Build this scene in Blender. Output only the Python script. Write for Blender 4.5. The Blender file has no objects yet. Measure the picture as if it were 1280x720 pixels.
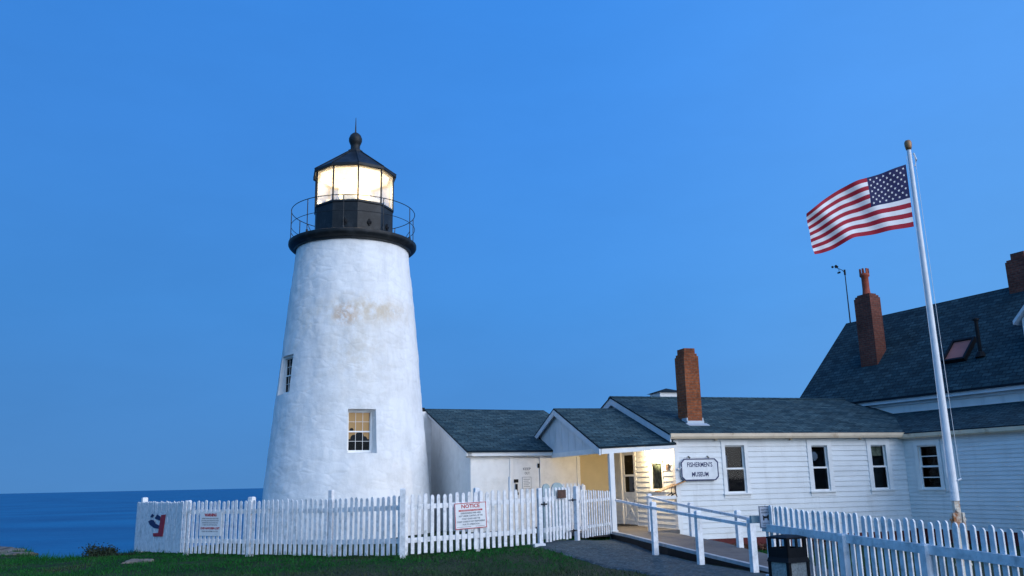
import bpy, math, random
import numpy as np
from mathutils import Vector, Matrix, noise

random.seed(7)
rng = np.random.default_rng(7)
R = math.radians
C = bpy.context.scene.collection

# ------------------------------------------------------------------ materials
def new_mat(name):
    m = bpy.data.materials.new(name)
    m.use_nodes = True
    nt = m.node_tree
    b = nt.nodes['Principled BSDF']
    return m, nt, b

def mat(name, col, rough=0.6, var=0.12, vscale=3.0, bump=0.0, bscale=40.0, spec=0.4, metal=0.0, col2=None, c2scale=2.0, c2lo=0.5, c2hi=0.62):
    """plain painted / rough surface: base colour broken up by two noises, optional second colour in blotches, optional bump"""
    m, nt, b = new_mat(name)
    N, L = nt.nodes.new, nt.links.new
    tc = N('ShaderNodeTexCoord')
    n1 = N('ShaderNodeTexNoise'); n1.inputs['Scale'].default_value = vscale; n1.inputs['Detail'].default_value = 6
    L(tc.outputs['Object'], n1.inputs['Vector'])
    mr = N('ShaderNodeMapRange'); mr.inputs['From Min'].default_value = .3; mr.inputs['From Max'].default_value = .7
    mr.inputs['To Min'].default_value = 1 - var; mr.inputs['To Max'].default_value = 1 + var
    L(n1.outputs['Fac'], mr.inputs['Value'])
    mx = N('ShaderNodeVectorMath'); mx.operation = 'SCALE'
    src = N('ShaderNodeRGB'); src.outputs[0].default_value = (*col, 1)
    cur = src.outputs[0]
    if col2:
        n2 = N('ShaderNodeTexNoise'); n2.inputs['Scale'].default_value = c2scale; n2.inputs['Detail'].default_value = 8
        n2.inputs['Roughness'].default_value = .65
        L(tc.outputs['Object'], n2.inputs['Vector'])
        r2 = N('ShaderNodeMapRange'); r2.inputs['From Min'].default_value = c2lo; r2.inputs['From Max'].default_value = c2hi
        L(n2.outputs['Fac'], r2.inputs['Value'])
        mc = N('ShaderNodeMix'); mc.data_type = 'RGBA'
        mc.inputs[7].default_value = (*col2, 1)
        L(r2.outputs[0], mc.inputs[0]); L(cur, mc.inputs[6])
        cur = mc.outputs[2]
    L(cur, mx.inputs[0]); L(mr.outputs[0], mx.inputs['Scale'])
    L(mx.outputs[0], b.inputs['Base Color'])
    b.inputs['Roughness'].default_value = rough
    b.inputs['Specular IOR Level'].default_value = spec
    b.inputs['Metallic'].default_value = metal
    if bump:
        n3 = N('ShaderNodeTexNoise'); n3.inputs['Scale'].default_value = bscale; n3.inputs['Detail'].default_value = 5
        L(tc.outputs['Object'], n3.inputs['Vector'])
        bp = N('ShaderNodeBump'); bp.inputs['Strength'].default_value = bump; bp.inputs['Distance'].default_value = .02
        L(n3.outputs['Fac'], bp.inputs['Height']); L(bp.outputs[0], b.inputs['Normal'])
    return m

def brick_mat(name, c1, c2, mortar, bw, bh, msize, rough=.85, bump=.5, dirt=None):
    """bricks or shingles laid in metres of the UV map"""
    m, nt, b = new_mat(name)
    N, L = nt.nodes.new, nt.links.new
    tc = N('ShaderNodeTexCoord')
    br = N('ShaderNodeTexBrick')
    br.inputs['Color1'].default_value = (*c1, 1); br.inputs['Color2'].default_value = (*c2, 1)
    br.inputs['Mortar'].default_value = (*mortar, 1)
    br.inputs['Scale'].default_value = 1.0
    br.inputs['Brick Width'].default_value = bw; br.inputs['Row Height'].default_value = bh
    br.inputs['Mortar Size'].default_value = msize; br.inputs['Mortar Smooth'].default_value = .1
    br.inputs['Bias'].default_value = 0.0
    L(tc.outputs['UV'], br.inputs['Vector'])
    n1 = N('ShaderNodeTexNoise'); n1.inputs['Scale'].default_value = 1.3; n1.inputs['Detail'].default_value = 7
    n1.inputs['Roughness'].default_value = .7
    L(tc.outputs['UV'], n1.inputs['Vector'])
    mr = N('ShaderNodeMapRange'); mr.inputs['From Min'].default_value = .3; mr.inputs['From Max'].default_value = .7
    mr.inputs['To Min'].default_value = .65; mr.inputs['To Max'].default_value = 1.4
    L(n1.outputs['Fac'], mr.inputs['Value'])
    n2 = N('ShaderNodeTexNoise'); n2.inputs['Scale'].default_value = 14; n2.inputs['Detail'].default_value = 3
    L(tc.outputs['UV'], n2.inputs['Vector'])
    mr2 = N('ShaderNodeMapRange'); mr2.inputs['From Min'].default_value = .3; mr2.inputs['From Max'].default_value = .7
    mr2.inputs['To Min'].default_value = .7; mr2.inputs['To Max'].default_value = 1.35
    L(n2.outputs['Fac'], mr2.inputs['Value'])
    mu = N('ShaderNodeMath'); mu.operation = 'MULTIPLY'
    L(mr.outputs[0], mu.inputs[0]); L(mr2.outputs[0], mu.inputs[1])
    sc = N('ShaderNodeVectorMath'); sc.operation = 'SCALE'
    L(br.outputs['Color'], sc.inputs[0]); L(mu.outputs[0], sc.inputs['Scale'])
    L(sc.outputs[0], b.inputs['Base Color'])
    b.inputs['Roughness'].default_value = rough
    b.inputs['Specular IOR Level'].default_value = .25
    bp = N('ShaderNodeBump'); bp.inputs['Strength'].default_value = bump; bp.inputs['Distance'].default_value = .015
    sub = N('ShaderNodeMath'); sub.operation = 'SUBTRACT'; sub.inputs[0].default_value = 1
    L(br.outputs['Fac'], sub.inputs[1]); L(sub.outputs[0], bp.inputs['Height'])
    L(bp.outputs[0], b.inputs['Normal'])
    return m

def glow_mat(name, col, strength):
    m, nt, b = new_mat(name)
    b.inputs['Base Color'].default_value = (*col, 1)
    b.inputs['Emission Color'].default_value = (*col, 1)
    b.inputs['Emission Strength'].default_value = strength
    return m

def glass_mat(name, tint=(.75, .8, .85), fac=1.0):
    m, nt, b = new_mat(name)
    N, L = nt.nodes.new, nt.links.new
    nt.nodes.remove(b)
    out = [n for n in nt.nodes if n.type == 'OUTPUT_MATERIAL'][0]
    fr = N('ShaderNodeFresnel'); fr.inputs['IOR'].default_value = 1.45
    tr = N('ShaderNodeBsdfTransparent'); tr.inputs['Color'].default_value = (*tint, 1)
    gl = N('ShaderNodeBsdfGlossy'); gl.inputs['Roughness'].default_value = .03
    gl.inputs['Color'].default_value = (fac, fac, fac, 1)
    mx = N('ShaderNodeMixShader')
    L(fr.outputs[0], mx.inputs[0]); L(tr.outputs[0], mx.inputs[1]); L(gl.outputs[0], mx.inputs[2])
    L(mx.outputs[0], out.inputs['Surface'])
    return m

# ---- tower plaster: white limewash with grey weathering and rust stains below the old iron
def plaster_mat():
    m, nt, b = new_mat('limewash')
    N, L = nt.nodes.new, nt.links.new
    tc = N('ShaderNodeTexCoord')
    def noise_(scale, detail=6, rough=.6, vec=None):
        n = N('ShaderNodeTexNoise'); n.inputs['Scale'].default_value = scale; n.inputs['Detail'].default_value = detail
        n.inputs['Roughness'].default_value = rough
        L(vec or tc.outputs['Object'], n.inputs['Vector']); return n.outputs['Fac']
    def rngm(v, a, b_, c, d):
        r = N('ShaderNodeMapRange'); r.inputs['From Min'].default_value = a; r.inputs['From Max'].default_value = b_
        r.inputs['To Min'].default_value = c; r.inputs['To Max'].default_value = d; L(v, r.inputs['Value']); return r.outputs[0]
    def mul(a, b_):
        q = N('ShaderNodeMath'); q.operation = 'MULTIPLY'; L(a, q.inputs[0])
        if isinstance(b_, float): q.inputs[1].default_value = b_
        else: L(b_, q.inputs[1])
        return q.outputs[0]
    def mix(f, a, col):
        q = N('ShaderNodeMix'); q.data_type = 'RGBA'; L(f, q.inputs[0]); L(a, q.inputs[6]); q.inputs[7].default_value = (*col, 1); return q.outputs[2]
    base = N('ShaderNodeRGB'); base.outputs[0].default_value = (.83, .83, .825, 1)
    mp = N('ShaderNodeMapping'); mp.inputs['Scale'].default_value = (1, 1, .22); L(tc.outputs['Object'], mp.inputs[0])
    streak = rngm(noise_(2.4, 8, .7, mp.outputs[0]), .45, .75, 0., .55)
    cur = mix(streak, base.outputs[0], (.52, .54, .57))
    blot = rngm(noise_(1.1, 9, .72), .48, .72, 0., .6)
    cur = mix(blot, cur, (.58, .58, .57))
    sx = N('ShaderNodeSeparateXYZ'); L(tc.outputs['Object'], sx.inputs[0])
    # rust: two patches with ragged edges, object space of the shaft
    def patch(cx, cz, wx, wz, seed):
        mp2 = N('ShaderNodeMapping'); mp2.inputs['Location'].default_value = (-cx / wx, 0, -cz / wz)
        mp2.inputs['Scale'].default_value = (1 / wx, 0, 1 / wz); L(tc.outputs['Object'], mp2.inputs[0])
        ln = N('ShaderNodeVectorMath'); ln.operation = 'LENGTH'; L(mp2.outputs[0], ln.inputs[0])
        f = rngm(ln.outputs['Value'], .15, 1.0, 1., 0.)
        return f
    mpd = N('ShaderNodeMapping'); mpd.inputs['Scale'].default_value = (1, 1, .75); L(tc.outputs['Object'], mpd.inputs[0])
    nz = rngm(noise_(3.4, 9, .72, mpd.outputs[0]), .38, .58, .05, 1.)
    front = rngm(sx.outputs[1], -.6, 0., 1., 0.)
    for (cx, cz, wx, wz, amt, colr) in ((.20, 6.32, .45, .40, 1.5, (.55, .25, .06)), (1.25, 6.45, .5, .36, .6, (.54, .42, .26)),
                                      (.70, 6.5, 1.8, .6, .85, (.58, .46, .30)), (.50, 5.3, 1.3, 1.8, .6, (.56, .50, .40)), (-.9, 6.2, .5, .6, .4, (.6, .48, .32))):
        f = mul(mul(patch(cx, cz, wx, wz, 0), nz), mul(front, amt * .8)); cl_ = N('ShaderNodeClamp'); L(f, cl_.inputs[0]); f = cl_.outputs[0]
        cur = mix(f, cur, colr)
    wv = N('ShaderNodeTexNoise'); wv.inputs['Scale'].default_value = 2.2; wv.inputs['Detail'].default_value = 3; L(tc.outputs['Object'], wv.inputs['Vector'])
    wm_ = N('ShaderNodeMix'); wm_.data_type = 'VECTOR'; wm_.inputs[0].default_value = .16; L(tc.outputs['Object'], wm_.inputs[4]); L(wv.outputs['Color'], wm_.inputs[5])
    mp3 = N('ShaderNodeMapping'); mp3.inputs['Scale'].default_value = (2.3, 2.3, 4.3); L(wm_.outputs[1], mp3.inputs[0])
    vo = N('ShaderNodeTexVoronoi'); vo.feature = 'DISTANCE_TO_EDGE'; vo.inputs['Scale'].default_value = 1; L(mp3.outputs[0], vo.inputs['Vector'])
    joint = rngm(vo.outputs['Distance'], .0, .10, 1., 0.)
    jn = mul(joint, rngm(noise_(1.3, 4, .6), .45, .65, 0., .22))
    cur = mix(jn, cur, (.50, .53, .57))
    chip = rngm(noise_(9, 5, .7), .66, .72, 0., .5)
    cur = mix(chip, cur, (.46, .47, .47))
    L(cur, b.inputs['Base Color'])
    b.inputs['Roughness'].default_value = .75
    b.inputs['Specular IOR Level'].default_value = .25
    bp = N('ShaderNodeBump'); bp.inputs['Strength'].default_value = .5; bp.inputs['Distance'].default_value = .045
    ad = N('ShaderNodeMath'); ad.operation = 'ADD'
    L(mul(noise_(4.0, 6, .6), .8), ad.inputs[0]); L(mul(mul(rngm(vo.outputs['Distance'], .0, .22, 0., 1.), rngm(noise_(1.5, 3, .5), .38, .62, .2, 1.)), .34), ad.inputs[1])
    L(ad.outputs[0], bp.inputs['Height']); L(bp.outputs[0], b.inputs['Normal'])
    return m

def ground_mat():
    m, nt, b = new_mat('lawn_ground')
    N, L = nt.nodes.new, nt.links.new
    tc = N('ShaderNodeTexCoord')
    n = N('ShaderNodeTexNoise'); n.inputs['Scale'].default_value = .55; n.inputs['Detail'].default_value = 8; n.inputs['Roughness'].default_value = .65
    L(tc.outputs['Object'], n.inputs['Vector'])
    cr = N('ShaderNodeValToRGB'); e = cr.color_ramp.elements
    e[0].position = .34; e[0].color = (.010, .030, .012, 1)
    e[1].position = .66; e[1].color = (.040, .042, .036, 1)
    x = cr.color_ramp.elements.new(.5); x.color = (.018, .040, .016, 1)
    L(n.outputs['Fac'], cr.inputs[0])
    n2 = N('ShaderNodeTexNoise'); n2.inputs['Scale'].default_value = 22; n2.inputs['Detail'].default_value = 6
    L(tc.outputs['Object'], n2.inputs['Vector'])
    mr = N('ShaderNodeMapRange'); mr.inputs['From Min'].default_value = .3; mr.inputs['From Max'].default_value = .7
    mr.inputs['To Min'].default_value = .55; mr.inputs['To Max'].default_value = 1.5; L(n2.outputs['Fac'], mr.inputs['Value'])
    # bare earth on steep faces (the bluff)
    sy = N('ShaderNodeSeparateXYZ'); L(tc.outputs['Object'], sy.inputs[0])
    wn = N('ShaderNodeTexNoise'); wn.inputs['Scale'].default_value = .8; wn.inputs['Detail'].default_value = 7; wn.inputs['Roughness'].default_value = .7; L(tc.outputs['Object'], wn.inputs['Vector'])
    wa = N('ShaderNodeMath'); wa.operation = 'MULTIPLY_ADD'; wa.inputs[1].default_value = 4.5; L(wn.outputs['Fac'], wa.inputs[0]); L(sy.outputs[1], wa.inputs[2])
    wf = N('ShaderNodeMapRange'); wf.inputs['From Min'].default_value = 19.2; wf.inputs['From Max'].default_value = 17.4; wf.inputs['To Max'].default_value = .7; L(wa.outputs[0], wf.inputs['Value'])
    wmx = N('ShaderNodeMix'); wmx.data_type = 'RGBA'; wmx.inputs[7].default_value = (.044, .048, .034, 1); L(wf.outputs[0], wmx.inputs[0])
    sc = N('ShaderNodeVectorMath'); sc.operation = 'SCALE'; L(cr.outputs[0], wmx.inputs[6]); L(wmx.outputs[2], sc.inputs[0]); L(mr.outputs[0], sc.inputs['Scale'])
    ge = N('ShaderNodeNewGeometry'); sx = N('ShaderNodeSeparateXYZ'); L(ge.outputs['True Normal'], sx.inputs[0])
    st = N('ShaderNodeMapRange'); st.inputs['From Min'].default_value = .93; st.inputs['From Max'].default_value = .8; L(sx.outputs[2], st.inputs['Value'])
    mx = N('ShaderNodeMix'); mx.data_type = 'RGBA'; mx.inputs[7].default_value = (.10, .085, .07, 1)
    L(st.outputs[0], mx.inputs[0]); L(sc.outputs[0], mx.inputs[6]); L(mx.outputs[2], b.inputs['Base Color'])
    b.inputs['Roughness'].default_value = .95; b.inputs['Specular IOR Level'].default_value = .1
    bp = N('ShaderNodeBump'); bp.inputs['Strength'].default_value = .6; bp.inputs['Distance'].default_value = .03
    L(n2.outputs['Fac'], bp.inputs['Height']); L(bp.outputs[0], b.inputs['Normal'])
    return m

def grass_mat():
    m, nt, b = new_mat('grass_blades')
    N, L = nt.nodes.new, nt.links.new
    tc = N('ShaderNodeTexCoord')
    n = N('ShaderNodeTexNoise'); n.inputs['Scale'].default_value = .55; n.inputs['Detail'].default_value = 8; n.inputs['Roughness'].default_value = .65
    L(tc.outputs['Object'], n.inputs['Vector'])
    cr = N('ShaderNodeValToRGB'); e = cr.color_ramp.elements
    e[0].position = .36; e[0].color = (.008, .070, .014, 1)
    e[1].position = .68; e[1].color = (.036, .052, .026, 1)
    x = e.new(.52); x.color = (.012, .092, .017, 1)
    L(n.outputs['Fac'], cr.inputs[0])
    n2 = N('ShaderNodeTexNoise'); n2.inputs['Scale'].default_value = 30
    L(tc.outputs['Object'], n2.inputs['Vector'])
    mr = N('ShaderNodeMapRange'); mr.inputs['From Min'].default_value = .3; mr.inputs['From Max'].default_value = .7
    mr.inputs['To Min'].default_value = .6; mr.inputs['To Max'].default_value = 1.5; L(n2.outputs['Fac'], mr.inputs['Value'])
    sy = N('ShaderNodeSeparateXYZ'); L(tc.outputs['Object'], sy.inputs[0])
    wn = N('ShaderNodeTexNoise'); wn.inputs['Scale'].default_value = .8; wn.inputs['Detail'].default_value = 7; wn.inputs['Roughness'].default_value = .7; L(tc.outputs['Object'], wn.inputs['Vector'])
    wa = N('ShaderNodeMath'); wa.operation = 'MULTIPLY_ADD'; wa.inputs[1].default_value = 4.5; L(wn.outputs['Fac'], wa.inputs[0]); L(sy.outputs[1], wa.inputs[2])
    wf = N('ShaderNodeMapRange'); wf.inputs['From Min'].default_value = 19.2; wf.inputs['From Max'].default_value = 17.4; wf.inputs['To Max'].default_value = .7; L(wa.outputs[0], wf.inputs['Value'])
    wmx = N('ShaderNodeMix'); wmx.data_type = 'RGBA'; wmx.inputs[7].default_value = (.044, .048, .034, 1); L(wf.outputs[0], wmx.inputs[0])
    sc = N('ShaderNodeVectorMath'); sc.operation = 'SCALE'; L(cr.outputs[0], wmx.inputs[6]); L(wmx.outputs[2], sc.inputs[0]); L(mr.outputs[0], sc.inputs['Scale'])
    L(sc.outputs[0], b.inputs['Base Color']); b.inputs['Roughness'].default_value = .8; b.inputs['Specular IOR Level'].default_value = .1
    return m

def sea_mat():
    m, nt, b = new_mat('sea_water')
    N, L = nt.nodes.new, nt.links.new
    tc = N('ShaderNodeTexCoord')
    mp = N('ShaderNodeMapping'); mp.inputs['Scale'].default_value = (.009, .013, 1); mp.inputs['Rotation'].default_value = (0, 0, R(8)); L(tc.outputs['Object'], mp.inputs[0])
    n = N('ShaderNodeTexNoise'); n.inputs['Scale'].default_value = 1; n.inputs['Detail'].default_value = 6; L(mp.outputs[0], n.inputs['Vector'])
    cr = N('ShaderNodeValToRGB'); e = cr.color_ramp.elements
    e[0].position = .35; e[0].color = (.0, .074, .19, 1); e[1].position = .68; e[1].color = (.004, .14, .30, 1)
    L(n.outputs['Fac'], cr.inputs[0]); L(cr.outputs[0], b.inputs['Base Color'])
    b.inputs['Roughness'].default_value = .45; b.inputs['Specular IOR Level'].default_value = .25
    mp2 = N('ShaderNodeMapping'); mp2.inputs['Scale'].default_value = (.12, .3, 1); L(tc.outputs['Object'], mp2.inputs[0])
    n2 = N('ShaderNodeTexNoise'); n2.inputs['Scale'].default_value = 1; n2.inputs['Detail'].default_value = 5; L(mp2.outputs[0], n2.inputs['Vector'])
    bp = N('ShaderNodeBump'); bp.inputs['Strength'].default_value = .8; bp.inputs['Distance'].default_value = 1.2
    L(n2.outputs['Fac'], bp.inputs['Height']); L(bp.outputs[0], b.inputs['Normal'])
    return m

M = {}
M['plaster'] = plaster_mat()
M['white'] = mat('white_paint', (.78, .78, .77), .55, .06, 4, .15, 30, col2=(.60, .60, .58), c2scale=1.6, c2lo=.55, c2hi=.75)
M['fence'] = mat('fence_paint', (.74, .75, .77), .6, .16, 11, .3, 60, col2=(.42, .46, .47), c2scale=6, c2lo=.53, c2hi=.72)
M['siding'] = mat('clapboard_paint', (.73, .75, .755), .5, .05, 2, .1, 25, col2=(.62, .62, .60), c2scale=1.1, c2lo=.55, c2hi=.8)
def board_variation(m, rows):
    nt = m.node_tree; N, L = nt.nodes.new, nt.links.new; b = nt.nodes['Principled BSDF']
    src = b.inputs['Base Color'].links[0].from_socket
    tc = N('ShaderNodeTexCoord'); mp = N('ShaderNodeMapping'); mp.inputs['Scale'].default_value = (.35, .35, rows); L(tc.outputs['Object'], mp.inputs[0])
    n = N('ShaderNodeTexNoise'); n.inputs['Scale'].default_value = 1; n.inputs['Detail'].default_value = 2; L(mp.outputs[0], n.inputs['Vector'])
    r = N('ShaderNodeMapRange'); r.inputs['From Min'].default_value = .3; r.inputs['From Max'].default_value = .7; r.inputs['To Min'].default_value = .92; r.inputs['To Max'].default_value = 1.05; L(n.outputs['Fac'], r.inputs['Value'])
    # faint runs of grime down the wall
    mp2 = N('ShaderNodeMapping'); mp2.inputs['Scale'].default_value = (3.2, 3.2, .35); L(tc.outputs['Object'], mp2.inputs[0])
    n2 = N('ShaderNodeTexNoise'); n2.inputs['Scale'].default_value = 1; n2.inputs['Detail'].default_value = 6; n2.inputs['Roughness'].default_value = .65; L(mp2.outputs[0], n2.inputs['Vector'])
    r2 = N('ShaderNodeMapRange'); r2.inputs['From Min'].default_value = .55; r2.inputs['From Max'].default_value = .75; r2.inputs['To Min'].default_value = 1.; r2.inputs['To Max'].default_value = .84; L(n2.outputs['Fac'], r2.inputs['Value'])
    mu = N('ShaderNodeMath'); mu.operation = 'MULTIPLY'; L(r.outputs[0], mu.inputs[0]); L(r2.outputs[0], mu.inputs[1])
    v = N('ShaderNodeVectorMath'); v.operation = 'SCALE'; L(src, v.inputs[0]); L(mu.outputs[0], v.inputs['Scale']); L(v.outputs[0], b.inputs['Base Color'])
board_variation(M['siding'], 5.5)
M['gutter'] = mat('gutter_paint', (.68, .55, .40), .5, .1, 3, .15, 30, col2=(.40, .26, .16), c2scale=3.5, c2lo=.56, c2hi=.75)
M['trim_grey'] = mat('trim_grey_paint', (.62, .66, .70), .6, .08, 3, .1, 30)
M['tan'] = mat('tan_wall_paint', (.55, .47, .30), .6, .06, 3, .1, 30)
M['ironblack'] = mat('black_iron_paint', (.010, .013, .016), .5, .25, 3, .3, 18, spec=.3, col2=(.022, .026, .03), c2scale=2.5)
M['black'] = mat('black_metal', (.008, .009, .011), .6, .2, 6, .1, 30, spec=.18)
M['shingle'] = brick_mat('asphalt_shingle', (.014, .042, .056), (.058, .102, .112), (.008, .018, .026), .30, .14, .012, .95, .6)
M['shingle_dark'] = brick_mat('dark_asphalt_shingle', (.011, .034, .045), (.034, .070, .082), (.005, .014, .022), .30, .14, .012, .95, .6)
M['brick'] = brick_mat('chimney_brick', (.28, .080, .028), (.20, .055, .022), (.19, .085, .05), .21, .072, .010, .85, .5)
M['brick_dark'] = brick_mat('old_chimney_brick', (.17, .050, .032), (.12, .036, .026), (.12, .065, .05), .21, .072, .010, .85, .5)
M['clay'] = mat('chimney_pot_clay', (.30, .06, .03), .7, .2, 8, .2, 30)
M['glass'] = glass_mat('window_glass', (.6, .66, .7), .32)
M['porch_curtain'] = mat('grey_green_curtain', (.30, .32, .22), .9, .5, 14)
M['dark'] = mat('unlit_room_dark', (.02, .02, .024), .9, .2, 3)  # near-black colour stands in for the shade of unlit rooms
M['curtain'] = mat('pale_curtain', (.35, .42, .52), .9, .1, 5)
M['flash'] = mat('lead_flashing', (.45, .50, .55), .5, .1, 5)
M['red_found'] = mat('red_foundation_paint', (.11, .018, .018), .8, .25, 5, .2, 20)
M['deck'] = mat('deck_board_stain', (.115, .105, .10), .75, .25, 4, .3, 25, col2=(.07, .07, .075), c2scale=2.0)
M['deck_edge'] = mat('deck_edge_paint', (.36, .38, .40), .7, .2, 6)
M['gravel'] = mat('path_asphalt', (.026, .056, .072), .95, .45, 10, .9, 60, col2=(.095, .125, .14), c2scale=22, c2lo=.5, c2hi=.64)
M['wood_orange'] = mat('varnished_wood', (.42, .20, .07), .5, .25, 9)
M['brown'] = mat('brown_plaque', (.085, .045, .035), .6, .3, 14)
M['pole'] = mat('flagpole_paint', (.74, .75, .77), .4, .08, 8, .1, 30)
M['rusty'] = mat('rusty_painted_post', (.66, .60, .50), .7, .15, 5, .2, 30, col2=(.33, .11, .03), c2scale=3.5, c2lo=.5, c2hi=.6)
M['gold'] = mat('weathered_bronze', (.28, .15, .07), .45, .2, 8, metal=.3)
M['red'] = mat('red_print', (.45, .02, .035), .6, .08, 9)
M['crimson'] = mat('crimson_cloth', (.33, .006, .026), .8, .08, 9)
M['white_cloth'] = mat('white_cloth', (.74, .72, .74), .8, .05, 9)
M['navy_cloth'] = mat('navy_cloth', (.008, .012, .075), .8, .15, 9)
M['navy'] = mat('navy_print', (.015, .025, .10), .6, .15, 9)
M['grey_print'] = mat('grey_print', (.16, .18, .21), .6, .1, 9)
M['board'] = mat('sign_board_white', (.74, .75, .76), .45, .06, 6, col2=(.60, .62, .64), c2scale=4, c2lo=.5, c2hi=.8)
M['board_grey'] = mat('sign_board_grey', (.50, .52, .58), .5, .08, 6)
M['rock'] = mat('granite', (.16, .145, .13), .9, .3, 5, .8, 9, col2=(.085, .078, .07), c2scale=3)
M['bush'] = mat('bush_leaves', (.020, .034, .016), .8, .4, 8)
M['dead'] = mat('dried_leaves', (.12, .055, .03), .9, .5, 9)
M['teal'] = mat('weathered_teal_board', (.36, .44, .44), .8, .2, 9, .2, 30)
M['bin'] = mat('exposed_aggregate', (.34, .35, .33), .9, .3, 40, .5, 80)
M['pink_reflection'] = mat('skylight_pink_reflection', (.42, .15, .12), .45, .1, 3, spec=.15)  # pink reflection painted into the base colour of the skylight pane
M['ground'] = ground_mat()
M['grass'] = grass_mat()
M['sea'] = sea_mat()
M['lens'] = glow_mat('lit_lens', (1, .80, .52), 1.6)
M['shade'] = glow_mat('lit_tan_shade', (.66, .39, .16), .5)
M['bulb'] = glow_mat('lit_bulb', (1, .74, .40), 22.0)

def lit_pane():
    m, nt, b = new_mat('lit_lantern_glass')
    N, L = nt.nodes.new, nt.links.new
    nt.nodes.remove(b)
    out = [n for n in nt.nodes if n.type == 'OUTPUT_MATERIAL'][0]
    tr = N('ShaderNodeBsdfTransparent'); tr.inputs['Color'].default_value = (1, .97, .9, 1)
    tl = N('ShaderNodeBsdfTranslucent'); tl.inputs['Color'].default_value = (.95, .93, .9, 1)
    gl = N('ShaderNodeBsdfGlossy'); gl.inputs['Roughness'].default_value = .05
    a = N('ShaderNodeMixShader'); a.inputs[0].default_value = .30; L(tr.outputs[0], a.inputs[1]); L(tl.outputs[0], a.inputs[2])
    bm = N('ShaderNodeMixShader'); bm.inputs[0].default_value = .05; L(a.outputs[0], bm.inputs[1]); L(gl.outputs[0], bm.inputs[2])
    L(bm.outputs[0], out.inputs['Surface'])
    return m
M['lit_pane'] = lit_pane()
M['lantern_inside'] = mat('lantern_inside_paint', (.78, .74, .66), .7, .06, 4)

# ------------------------------------------------------------------ mesh builder
class MB:
    def __init__(s): s.v = []; s.f = []; s.m = []; s.uv = []; s.sm = []
    def face(s, pts, mi=0, uv=None, smooth=False):
        i = len(s.v); s.v += [tuple(p) for p in pts]
        s.f.append(tuple(range(i, i + len(pts)))); s.m.append(mi); s.sm.append(smooth)
        s.uv.append(uv if uv else [(0, 0)] * len(pts))
    def box(s, a, b, mi=0, T=None):
        x0, y0, z0 = a; x1, y1, z1 = b
        P = [(x0, y0, z0), (x1, y0, z0), (x1, y1, z0), (x0, y1, z0), (x0, y0, z1), (x1, y0, z1), (x1, y1, z1), (x0, y1, z1)]
        s.hexa(P, mi, T)
    def hexa(s, P, mi=0, T=None):
        if T is not None: P = [T @ Vector(p) for p in P]
        P = [Vector(p) for p in P]
        for q in ((3, 2, 1, 0), (4, 5, 6, 7), (0, 1, 5, 4), (1, 2, 6, 5), (2, 3, 7, 6), (3, 0, 4, 7)):
            p = [P[i] for i in q]
            n = (p[1] - p[0]).cross(p[3] - p[0])
            if abs(n.z) > .9 * n.length: uv = [(a.x, a.y) for a in p]
            elif abs(n.x) > abs(n.y): uv = [(a.y, a.z) for a in p]
            else: uv = [(a.x, a.z) for a in p]
            s.face(p, mi, uv)
    def prism(s, pts, lo, hi, mi=0, T=None):
        """pts: 2-D outline (x,z), extruded along y lo..hi; outline counter-clockwise seen from -y"""
        f = lambda p, y: (T @ Vector((p[0], y, p[1]))) if T is not None else (p[0], y, p[1])
        n = len(pts)
        s.face([f(p, lo) for p in pts], mi, list(pts)); s.face([f(p, hi) for p in reversed(pts)], mi, list(reversed(pts)))
        for i in range(n):
            a, b = pts[i], pts[(i + 1) % n]
            s.face([f(a, hi), f(b, hi), f(b, lo), f(a, lo)], mi)
    def tube(s, path, r, n=8, mi=0, cap=True, smooth=True):
        path = [Vector(p) for p in path]
        rr = r if isinstance(r, (list, tuple)) else [r] * len(path)
        rings = []
        up = Vector((0, 0, 1))
        for i, p in enumerate(path):
            t = (path[min(i + 1, len(path) - 1)] - path[max(i - 1, 0)]).normalized()
            a = t.cross(up)
            if a.length < 1e-3: a = t.cross(Vector((1, 0, 0)))
            a.normalize(); b = t.cross(a)
            rings.append([p + (a * math.cos(2 * math.pi * k / n) + b * math.sin(2 * math.pi * k / n)) * rr[i] for k in range(n)])
        for i in range(len(rings) - 1):
            for k in range(n):
                k2 = (k + 1) % n
                s.face([rings[i][k], rings[i + 1][k], rings[i + 1][k2], rings[i][k2]], mi, None, smooth)
        if cap:
            s.face(rings[0], mi); s.face(list(reversed(rings[-1])), mi)
    def lathe(s, prof, n=48, mi=0, smooth=True, c=(0, 0), rot=0.0, close=False):
        P = [[(c[0] + r * math.sin(2 * math.pi * k / n + rot), c[1] - r * math.cos(2 * math.pi * k / n + rot), z) for k in range(n)] for r, z in prof]
        for i in range(len(P) - 1):
            for k in range(n):
                k2 = (k + 1) % n
                s.face([P[i][k], P[i][k2], P[i + 1][k2], P[i + 1][k]], mi, None, smooth)
        if close: s.face(P[-1], mi); s.face(list(reversed(P[0])), mi)
    def build(s, name, mats, parent=None, weld=False, loc=None, sharp=0):
        me = bpy.data.meshes.new(name)
        me.from_pydata(s.v, [], s.f)
        if not isinstance(mats, (list, tuple)): mats = [mats]
        for m in mats: me.materials.append(m)
        me.polygons.foreach_set('material_index', s.m)
        me.polygons.foreach_set('use_smooth', s.sm)
        ul = me.uv_layers.new(name='UVMap')
        ul.data.foreach_set('uv', [c for u in s.uv for p in u for c in p])
        if weld:
            import bmesh
            bm = bmesh.new(); bm.from_mesh(me); bmesh.ops.remove_doubles(bm, verts=bm.verts, dist=1e-5); bm.to_mesh(me); bm.free()
        me.update()
        if sharp: me.set_sharp_from_angle(angle=R(sharp))
        o = bpy.data.objects.new(name, me); C.objects.link(o)
        if parent: o.parent = parent
        if loc: o.location = loc
        return o

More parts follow.
